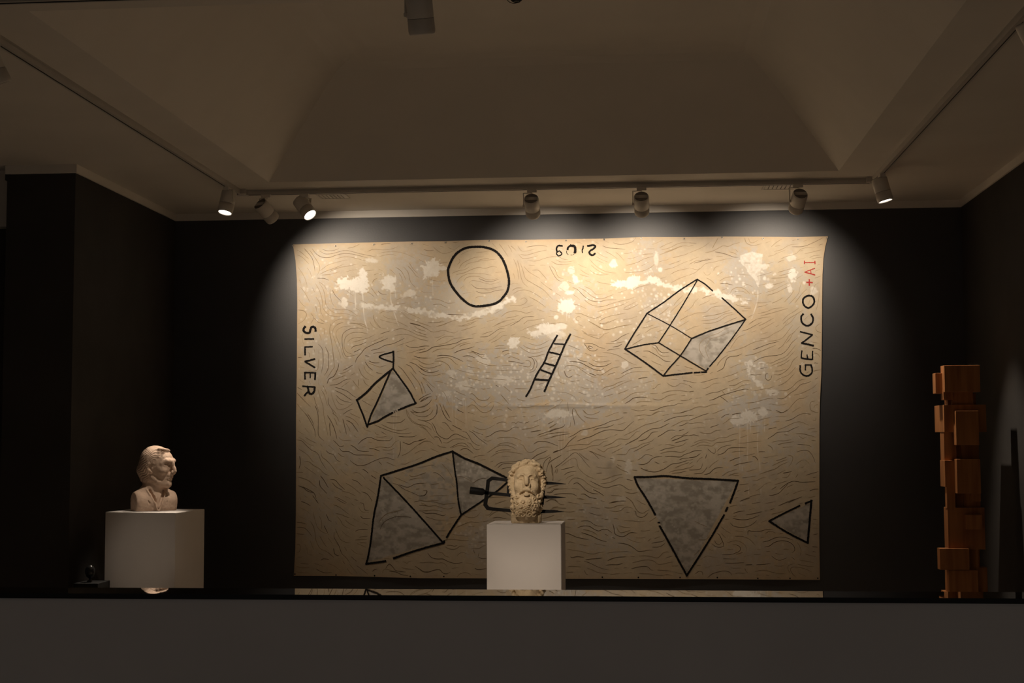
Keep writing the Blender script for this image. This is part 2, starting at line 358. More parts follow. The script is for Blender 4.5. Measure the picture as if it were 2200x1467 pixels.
# ------------------------------------------------------------------ signed distance modelling for the sculptures
class Vol:
    def __init__(s, lo, hi, h):
        s.lo = np.array(lo, float); s.h = h
        n = np.ceil((np.array(hi)-s.lo)/h).astype(int)+1; s.n = n
        ax = [s.lo[i]+h*np.arange(n[i]) for i in range(3)]
        s.ax = ax; s.D = np.full(tuple(n), 1.0, np.float32)
    def sub(s, c, r):
        sl = []
        for i in range(3):
            a = int(max(0, math.floor((c[i]-r-s.lo[i])/s.h))); b = int(min(s.n[i], math.ceil((c[i]+r-s.lo[i])/s.h)+1))
            sl.append(slice(a, max(a+1, b)))
        P = np.meshgrid(*[s.ax[i][sl[i]] for i in range(3)], indexing='ij')
        return tuple(sl), P
    def comb(s, sl, d, k, op):
        A = s.D[sl]
        if op == 'u':
            h = np.maximum(k-np.abs(A-d), 0)/k; s.D[sl] = np.minimum(A, d)-h*h*k*.25
        else:
            d = -d; h = np.maximum(k-np.abs(A-d), 0)/k; s.D[sl] = np.maximum(A, d)+h*h*k*.25
    def ell(s, c, r, k=.01, op='u', rot=None):
        r = np.array(r, float); R = max(r)+k+.02
        sl, P = s.sub(c, R); q = np.stack([P[i]-c[i] for i in range(3)], -1)
        if rot is not None: q = q @ rot      # columns of rot = local axes
        k0 = np.linalg.norm(q/r, axis=-1)+1e-9; k1 = np.linalg.norm(q/(r*r), axis=-1)+1e-9
        s.comb(sl, k0*(k0-1)/k1, k, op)
    def cap(s, a, b, ra, rb, k=.006, op='u'):
        a = np.array(a, float); b = np.array(b, float); c = (a+b)/2; R = np.linalg.norm(b-a)/2+max(ra, rb)+k+.01
        sl, P = s.sub(c, R); q = np.stack([P[i]-a[i] for i in range(3)], -1); ab = b-a
        t_ = np.clip((q @ ab)/(ab @ ab+1e-12), 0, 1)
        d = np.linalg.norm(q-t_[..., None]*ab, axis=-1)-(ra+(rb-ra)*t_)
        s.comb(sl, d, k, op)
    def chain(s, pts, rs, k=.005, op='u'):
        for (a, b, ra, rb) in zip(pts, pts[1:], rs, rs[1:]): s.cap(a, b, ra, rb, k, op)
    def boxr(s, c, hsz, rad, k=.01, op='u', rot=None):
        hsz = np.array(hsz, float); sl, P = s.sub(c, np.linalg.norm(hsz)+k+.02); q = np.stack([P[i]-c[i] for i in range(3)], -1)
        if rot is not None: q = q @ rot
        e = np.abs(q)-hsz+rad
        d = np.linalg.norm(np.maximum(e, 0), axis=-1)+np.minimum(e.max(-1), 0)-rad
        s.comb(sl, d, k, op)
    def curl(s, c, n, R, lam, amp, phase, hand=1):
        c = np.array(c, float); n = np.array(n, float); n /= np.linalg.norm(n)
        t1 = np.cross(n, (0, 0, 1.)); 
        if np.linalg.norm(t1) < .1: t1 = np.cross(n, (1., 0, 0))
        t1 /= np.linalg.norm(t1); t2 = np.cross(n, t1)
        sl, P = s.sub(c, R*1.4); q = np.stack([P[i]-c[i] for i in range(3)], -1)
        a = q @ t1; b = q @ t2; rho = np.hypot(a, b); ph = np.arctan2(b, a)*hand
        env = np.exp(-(np.linalg.norm(q, axis=-1)/R)**4)
        s.D[sl] -= amp*env*np.cos(2*pi*rho/lam-ph+phase)
    def noise(s, amp, scale, seed=0, mask=None):
        rg = np.random.default_rng(seed); out = 0
        for o, (a, sc) in enumerate(((1, scale), (.5, scale/2))):
            m = np.ceil(np.array(s.n)*s.h/sc).astype(int)+3
            g = rg.standard_normal(tuple(m))
            idx = [np.arange(s.n[i])*s.h/sc for i in range(3)]
            v = g
            for i in range(3):
                i0 = idx[i].astype(int); f = idx[i]-i0; f = f*f*(3-2*f)
                sh = [1, 1, 1]; sh[i] = -1; f = f.reshape(sh)
                v = np.take(v, i0, axis=i)*(1-f)+np.take(v, i0+1, axis=i)*f
            out = out+a*v
        s.D += (amp*out*(1 if mask is None else mask)).astype(np.float32)
    def mesh(s, name):
        D = s.D; nx, ny, nz = D.shape
        ins = D < 0
        acc = np.zeros((nx-1, ny-1, nz-1, 3)); cnt = np.zeros((nx-1, ny-1, nz-1))
        for axis in range(3):
            oth = [a for a in range(3) if a != axis]
            for da in (0, 1):
                for db in (0, 1):
                    s0 = [None]*3; s1 = [None]*3
                    s0[axis] = slice(0, -1); s1[axis] = slice(1, None)
                    for o_, d_ in zip(oth, (da, db)):
                        s0[o_] = s1[o_] = slice(1, None) if d_ else slice(0, -1)
                    A = D[tuple(s0)]; B = D[tuple(s1)]; cr = (A < 0) != (B < 0)
                    t_ = np.where(cr, A/(A-B+1e-20), 0)
                    off = [0, 0, 0]; off[oth[0]] = da; off[oth[1]] = db
                    for i in range(3):
                        acc[..., i] += np.where(cr, t_ if i == axis else off[i], 0)
                    cnt += cr
        act = cnt > 0; ids = -np.ones(act.shape, int); ids[act] = np.arange(act.sum())
        ijk = np.argwhere(act); V = s.lo+s.h*(ijk+acc[act]/cnt[act][:, None])
        Fs = []
        for axis in range(3):
            o1, o2 = [a for a in range(3) if a != axis]
            s0 = [slice(1, -1)]*3; s1 = [slice(1, -1)]*3
            s0[axis] = slice(0, -1); s1[axis] = slice(1, None)
            cr = ins[tuple(s0)] != ins[tuple(s1)]
            e = np.argwhere(cr); base = e.copy(); base[:, o1] += 1; base[:, o2] += 1
            flip = ins[tuple(base.T)]
            def cid(d1, d2):
                c = base.copy(); c[:, o1] -= d1; c[:, o2] -= d2; return ids[tuple(c.T)]
            q = np.stack([cid(0, 0), cid(1, 0), cid(1, 1), cid(0, 1)], 1)
            if axis == 1: flip = ~flip
            q[~flip] = q[~flip][:, ::-1]
            Fs.append(q)
        Fq = np.concatenate(Fs)
        me = bpy.data.meshes.new(name); me.vertices.add(len(V)); me.vertices.foreach_set('co', V.astype(np.float32).ravel())
        me.loops.add(4*len(Fq)); me.loops.foreach_set('vertex_index', Fq.ravel().astype(np.int32))
        me.polygons.add(len(Fq)); me.polygons.foreach_set('loop_start', np.arange(0, 4*len(Fq), 4, dtype=np.int32))
        me.polygons.foreach_set('use_smooth', np.ones(len(Fq), bool))
        me.update(calc_edges=True); me.validate()
        return me
def rotz(a): return np.array([[cos(a), -sin(a), 0], [sin(a), cos(a), 0], [0, 0, 1.]])
def rotx(a): return np.array([[1, 0, 0], [0, cos(a), -sin(a)], [0, sin(a), cos(a)]])
def roty(a): return np.array([[cos(a), 0, sin(a)], [0, 1, 0], [-sin(a), 0, cos(a)]])

# ------------------------------------------------------------------ bearded stone head
def bearded_head():
    v = Vol((-.125, -.140, -.005), (.125, .125, .325), .0020)
    t = radians(14); yaw = radians(3)
    Rt = rotz(yaw) @ rotx(-t)
    c0 = np.array([.003, .0, .180])
    def P(x, up, fw): return c0 + Rt @ np.array([x, -fw, up])
    ell = lambda p, r, k=.01, op='u', rot=None: v.ell(P(*p), r, k, op, Rt if rot is None else Rt @ rot)
    def ch(pts, rs, k=.005, op='u'): v.chain([P(*p) for p in pts], rs, k, op)
    # skull, face, jaw, neck
    ell((.004, .030, -.006), (.066, .086, .078), .01)
    ell((0, -.008, .030), (.060, .062, .072), .02)
    ell((0, .050, .036), (.052, .044, .040), .02)
    ell((0, -.055, .030), (.054, .048, .050), .02)
    v.ell((0, .012, .075), (.066, .066, .085), .02)
    v.boxr((0.000, .002, .022), (.074, .060, .030), .02, .015, rot=rotz(.06))
    for s in (-1, 1):
        ell((s*.036, -.020, .064), (.023, .022, .022), .018)
        ch([(s*.052, .014, .060), (s*.038, .029, .078), (s*.019, .030, .088), (s*.007, .022, .091)], [.0065, .0085, .0088, .006], .008)
        ell((s*.030, .009, .097), (.0215, .0160, .0175), .004, 's')
        ell((s*.025, .016, .094), (.016, .0105, .015), .003, 's')
        ell((s*.031, .003, .0675), (.0180, .0150, .0150), .002)
        ch([(s*.0150, .004, .078), (s*.023, .0135, .0845), (s*.034, .014, .083), (s*.048, .002, .070)], [.002, .0028, .0028, .002], .002)
        ch([(s*.0160, .001, .078), (s*.026, -.0075, .0805), (s*.037, -.007, .077), (s*.047, .000, .071)], [.0018]*4, .003)
        ell((s*.035, -.020, .074), (.015, .011, .010), .01)
    # nose
    ch([(0, .024, .086), (.0005, .011, .094), (.001, -.003, .103), (.001, -.0125, .110)], [.0074, .0078, .0086, .0098], .010)
    for s in (-1, 1):
        ell((s*.0125, -.0175, .098), (.0078, .0070, .011), .005)
        ell((s*.0072, -.0225, .106), (.0042, .0045, .0090), .002, 's')
    ell((0, -.038, .091), (.018, .012, .012), .012)
    # open mouth with corners turned down, lower lip
    ch([(-.0205, -.0570, .090), (-.012, -.0530, .099), (0, -.0520, .102), (.013, -.0530, .099), (.0215, -.0575, .090)], [.0022, .0038, .0044, .0038, .0022], .0025, 's')
    ell((0, -.0625, .0895), (.0150, .0045, .009), .006)
    for s in (-1, 1):   # moustache
        ch([(s*.004, -.0400, .1000), (s*.014, -.0425, .0985), (s*.025, -.0475, .0910), (s*.034, -.0560, .0800)], [.0028, .0040, .0042, .0030], .006)
    ell((0, -.086, .074), (.016, .009, .009), .014)
    rg = np.random.default_rng(7)
    # side hair down to the beard
    for s in (-1, 1):
        for (x, up, fw, r) in ((.064, .058, .016, .021), (.073, .034, .002, .020), (.074, .010, .0, .018), (.068, -.012, .004, .017), (.061, -.032, .012, .017), (.056, .082, .022, .020), (.060, -.052, .018, .018)):
            ell((s*x+(.004 if s > 0 else 0), up, fw), (r, r*1.15, r), .010)
    # beard mass
    ell((-.001, -.108, .036), (.063, .048, .050), .014)
    ell((0, -.132, .022), (.052, .036, .048), .012)
    # fringe over the forehead, loose S-shaped locks falling from a parting
    for k, a in enumerate(np.linspace(-1.3, 1.4, 15)):
        x = .057*sin(a); up = .062+.036*cos(a)
        ell((x, up, .036+.024*cos(a)), (.0135, .0125, .013), .007)
    for k in range(13):
        a = -1.45+2.95*k/12+rg.normal(0, .05); px = .010+rg.normal(0, .003); pts = []
        amp = rg.uniform(.006, .011); ph = rg.uniform(0, 6)
        for j in range(9):
            u = j/8; ang = a*(.15+.85*u)
            x = px*(1-u)+.071*sin(ang)*(.25+.75*u)+amp*sin(u*7+ph)*cos(ang)
            up = .112-.050*u*u*(abs(a)/1.45)-.014*(1-abs(a)/1.45)*u+amp*sin(u*7+ph)*abs(sin(ang))+.004*sin(u*9+k)
            fw = .020+.052*u*cos(ang)
            pts.append((x, up, fw))
        ch(pts, [.005, .0085, .0105, .0105, .0098, .009, .0078, .006, .0035], .0012)
    for row, (rx_, ry_, fw0, r0, ph) in enumerate(((.066, .047, .046, .0075, .3), (.064, .052, .030, .0080, 1.9), (.060, .054, .012, .0080, 3.4))):
        arc = []
        for j in range(34):
            a = -1.45+2.95*j/33; w_ = .0060*sin(a*8.5+ph)
            arc.append(((rx_+w_)*sin(a)+.004, .055+(ry_+w_)*cos(a), fw0+.022*cos(a)+.004*cos(a*8.5+ph)))
        ch(arc, [r0*(.8+.35*abs(sin(j*.9+row))) for j in range(34)], .0012)
    pts = []
    for row, (zz, n, hw, fwd) in enumerate(((.124, 8, .064, .096), (.105, 8, .066, .106), (.085, 8, .066, .108), (.065, 7, .063, .103), (.046, 6, .057, .090))):
        for k in range(n):
            az = (k-(n-1)/2)/(n-1)*2*1.42+rg.normal(0, .09)+(.12 if row % 2 else 0)
            if row == 0 and abs(az) < .34: continue
            x = hw*sin(az)*1.03; y = -fwd*cos(az)*.98
            z = zz+rg.normal(0, .004)
            n_ = np.array([sin(az)/hw, -cos(az)/fwd, 0.]); n_ /= np.linalg.norm(n_)
            r = rg.uniform(.0115, .0155)
            v.ell((x-n_[0]*.003, y-n_[1]*.003, z), (r, r, r*1.15), .0016)
            pts.append(((x+n_[0]*r*.75, y+n_[1]*r*.75, z), n_, r*1.05, .0110, .0034))
    for k in range(26):  # short tufts above the beard line and on the cheeks
        az = rg.uniform(.38, 1.35)*(1 if k % 2 else -1); z = rg.uniform(.112, .150)
        q = np.array((.060*sin(az), -.083*cos(az), z)); r = rg.uniform(.005, .008)
        v.ell(q, (r, r, r), .003)
    for s in (-1, 1):
        for (x, y, z) in ((.076, -.028, .236), (.084, -.014, .222), (.086, -.010, .204), (.084, -.010, .186), (.080, -.014, .168), (.074, -.022, .150), (.070, -.036, .254), (.090, .006, .214), (.084, .010, .240), (.086, .010, .195), (.082, .008, .174), (.076, .002, .154)):
            n_ = np.array([s*.8, -.6, .05]); n_ /= np.linalg.norm(n_); r = .0115+rg.normal(0, .0015)
            q = np.array((s*x*.975+.002, y, z+rg.normal(0, .003)))
            v.ell(q-n_*.004, (r, r, r), .0018); pts.append((q+n_*r*.6, n_, r, .0095, .0030))
    for k, a in enumerate(np.linspace(-1.25, 1.25, 9)):
        q = P(.058*sin(a)+.004, .068+.036*cos(a), .042+.032*cos(a)); n_ = Rt @ np.array([sin(a)*.6, -.6, .5+.3*cos(a)]); n_ /= np.linalg.norm(n_)
        pts.append((q, n_, .012, .0095, .0010))
    for (x, z, r) in ((-.026, .050, .016), (.022, .052, .016), (-.040, .046, .012), (.040, .044, .013)):   # two hanging tufts
        v.ell((x, -.082, z), (r, .014, r*1.3), .002); pts.append(((x, -.096, z), np.array([x*4, -1, 0.]), r*1.1, .011, .0034))
    for i, (q, n_, r, lam, amp) in enumerate(pts):
        v.curl(q, n_, r, lam, amp, rg.uniform(0, 6.28), 1 if i % 2 else -1)
    for k in range(46):  # drill holes between curls
        az = rg.uniform(-1.35, 1.35); z = rg.uniform(.040, .122)
        if z > .100 and abs(az) < .55: continue
        v.ell((.072*sin(az), -.112*cos(az), z), (.0042, .0085, .0040), .002, 's')
    z = v.ax[2][None, None, :]
    v.noise(.0008, .012, 3, mask=np.clip((.05-z)/.03, .35, 2.2))
    v.D = np.maximum(v.D, -z*np.ones_like(v.D)).astype(np.float32)
    return v.mesh('bearded_stone_head')
def place_bearded():
    me = bearded_head(); me.materials.append(m_stone)
    p = onY(1131, 1122.5, 6.94)
    o = link('bearded_stone_head', me); o.location = (float(p[0]), 6.94, PED_C_TOP)
    tag(o, 'carved stone head of a bearded man with curly hair, on the middle white pedestal', 'sculpture')

# ------------------------------------------------------------------ plaster bust in profile
def plaster_bust():
    v = Vol((-.19, -.16, -.004), (.17, .16, .36), .0023)
    Rh = rotz(radians(76))     # head faces image right, a little towards the viewer
    hc = np.array([.018, .0, .235])
    def P(x, up, fw): return hc + Rh @ np.array([x, -fw, up])
    ell = lambda p, r, k=.01, op='u', rot=None: v.ell(P(*p), r, k, op, Rh if rot is None else Rh @ rot)
    def ch(pts, rs, k=.005, op='u'): v.chain([P(*p) for p in pts], rs, k, op)
    # head
    ell((0, .028, -.008), (.068, .090, .079), .01)          # cranium
    ell((0, .012, .022), (.058, .062, .068), .02)
    ell((0, .048, .042), (.050, .040, .045), .015)          # forehead
    ell((0, -.050, .030), (.047, .046, .055), .02)          # lower face
    ell((0, -.086, .072), (.021, .014, .018), .016)         # chin
    ch([(-.044, -.050, -.002), (-.036, -.078, .032), (0, -.094, .062)], [.016, .014, .012], .015)
    ch([(.044, -.050, -.002), (.036, -.078, .032), (0, -.094, .062)], [.016, .014, .012], .015)
    for s in (-1, 1):
        ch([(s*.048, .026, .058), (s*.034, .038, .080), (s*.014, .036, .087), (s*.004, .034, .088)], [.0045, .0050, .0050, .0048], .02)
        ell((s*.029, .016, .089), (.018, .011, .012), .008, 's')
        ell((s*.029, .014, .069), (.014, .012, .012), .002)
        ch([(s*.015, .014, .078), (s*.026, .021, .082), (s*.043, .012, .071)], [.002, .0028, .002], .002)
        ch([(s*.015, .011, .077), (s*.027, .005, .080), (s*.043, .011, .071)], [.0015, .002, .0015], .002)
        ell((s*.036, -.014, .058), (.020, .022, .020), .018)
    ch([(0, .038, .088), (0, .020, .0965), (0, -.003, .104), (0, -.017, .109)], [.0065, .0065, .008, .0100], .010)
    for s in (-1, 1):
        ell((s*.0115, -.024, .099), (.0075, .0075, .011), .004)
        ell((s*.006, -.031, .104), (.0035, .0035, .007), .002, 's')
    ell((0, -.040, .081), (.020, .014, .014), .012)
    ch([(-.018, -.0545, .076), (-.008, -.0515, .0865), (0, -.0525, .088), (.008, -.0515, .0865), (.018, -.0545, .076)], [.003, .0046, .0046, .0046, .003], .006)
    ch([(-.017, -.0605, .076), (0, -.0635, .0855), (.017, -.0605, .076)], [.003, .0052, .003], .006)
    ch([(-.020, -.0575, .079), (0, -.0580, .0918), (.020, -.0575, .079)], [.001, .0014, .001], .002, 's')
    ell((0, -.075, .092), (.012, .004, .006), .005, 's')
    # ear (right side of the figure faces the viewer)
    for s in (-1, 1):
        ch([(s*.064, .018, .004), (s*.070, .024, -.010), (s*.070, .012, -.020), (s*.067, -.008, -.014), (s*.063, -.020, -.002)], [.004, .0045, .0045, .004, .005], .003)
        ell((s*.066, -.002, -.002), (.006, .014, .008), .004, 's')
        ell((s*.064, -.001, .006), (.004, .006, .004), .003)
    # hair: swept back, covers the ears' top, long at the nape
    ell((0, .045, -.018), (.072, .079, .074), .012)
    ell((0, -.012, -.046), (.064, .075, .046), .03)
    ell((0, -.060, -.048), (.052, .046, .034), .03)
    rg = np.random.default_rng(3)
    # strands sweeping back as carved ridges
    Pg = np.stack(np.meshgrid(*v.ax, indexing='ij'), -1)-hc; Lc = Pg @ Rh
    hx, hf, hu = Lc[..., 0], -Lc[..., 1], Lc[..., 2]
    edge = np.interp(hu, [-.13, -.05, .0, .03, .055, .085, .13], [-.020, -.014, -.004, .016, .036, .060, .075])
    m_ = np.clip((edge-hf)/.010, 0, 1)*np.clip((hu+.098)/.02, 0, 1)
    wv = .82*hu-.57*hf+.006*np.sin(hf*70+hx*40)+.004*np.sin(hu*90+hf*60)
    rid = np.abs(np.sin(wv*pi/.0125+1.2*np.sin(hf*45+hx*25)))
    v.D -= (m_*(.0030*rid**.7+.0020)).astype(np.float32)
    del Pg, Lc, hx, hf, hu
    # quiff rolling over the forehead with a hollow beneath
    ch([(-.040, .092, .010), (-.036, .103, .034), (-.024, .101, .052), (-.004, .098, .061), (.014, .094, .062)], [.008, .0085, .0080, .0070, .005], .008)
    ch([(-.048, .082, .020), (-.044, .086, .040), (-.034, .086, .056)], [.007, .006, .004], .004)
    ell((-.046, .091, .046), (.012, .0060, .016), .003, 's')
    ch([(-.056, .066, .018), (-.054, .062, .036), (-.049, .052, .047)], [.007, .006, .0035], .003)
    ch([(-.060, .052, .008), (-.060, .046, .024), (-.056, .036, .036)], [.007, .006, .0035], .003)
    ch([(-.064, .036, -.004), (-.065, .030, .010), (-.062, .020, .022)], [.007, .006, .0035], .003)
    # neck
    v.chain([(.000, .004, .165), (-.006, .006, .115), (-.010, .008, .075)], [.050, .050, .058], .02)
    v.cap((.026, -.018, .150), (.020, -.030, .075), .020, .016, .02)
    # torso block turned to the right of the picture
    Rb = rotz(radians(38))
    def B(x, y, z): return np.array([-.002, .004, 0]) + Rb @ np.array([x, y, z])
    v.boxr(B(0, .006, .035), (.126, .062, .060), .045, .02, rot=Rb)
    for s in (-1, 1):
        v.ell(B(s*.092, .004, .055), (.042, .052, .044), .03, rot=Rb)
        v.chain([B(s*.096, .006, .076), B(s*.050, .010, .098), B(s*.02, .012, .125)], [.026, .030, .034], .025)
    v.ell(B(0, -.035, .045), (.085, .035, .055), .02, rot=Rb)
    # cut arms: flat end faces
    v.boxr(B(-.156, 0, .03), (.042, .12, .16), .004, .004, 's', rot=Rb)
    v.boxr(B(.160, 0, .03), (.042, .12, .16), .004, .004, 's', rot=Rb)
    # open collar: V shaped neckline with raised lapels
    for s in (-1, 1):
        v.chain([B(s*.052, -.020, .122), B(s*.040, -.052, .088), B(s*.016, -.072, .040), B(s*.004, -.074, .004)], [.0065, .0065, .006, .005], .003)
        v.chain([B(s*.038, -.034, .112), B(s*.026, -.058, .080), B(s*.004, -.075, .030)], [.006, .008, .006], .004, 's')
        v.chain([B(s*.060, -.050, .075), B(s*.048, -.066, .045), B(s*.050, -.066, .010)], [.002, .003, .002], .003, 's')
    v.ell(B(0, -.078, .055), (.012, .012, .045), .008, 's', rot=Rb)
    z = v.ax[2][None, None, :]
    v.D = np.maximum(v.D, (-z+.0)*np.ones_like(v.D)).astype(np.float32)
    v.noise(.0005, .012, 5)
    return v.mesh('plaster_bust')
def place_bust():
    me = plaster_bust(); me.materials.append(m_plaster)
    p = onY(331, 1098, 8.0)
    o = link('plaster_bust', me); o.location = (float(p[0]), 8.0, PED_L_TOP); o.scale = (1.043, 1.043, 1.043)
    tag(o, 'pinkish plaster bust of a man in profile, on the white pedestal at left', 'sculpture')
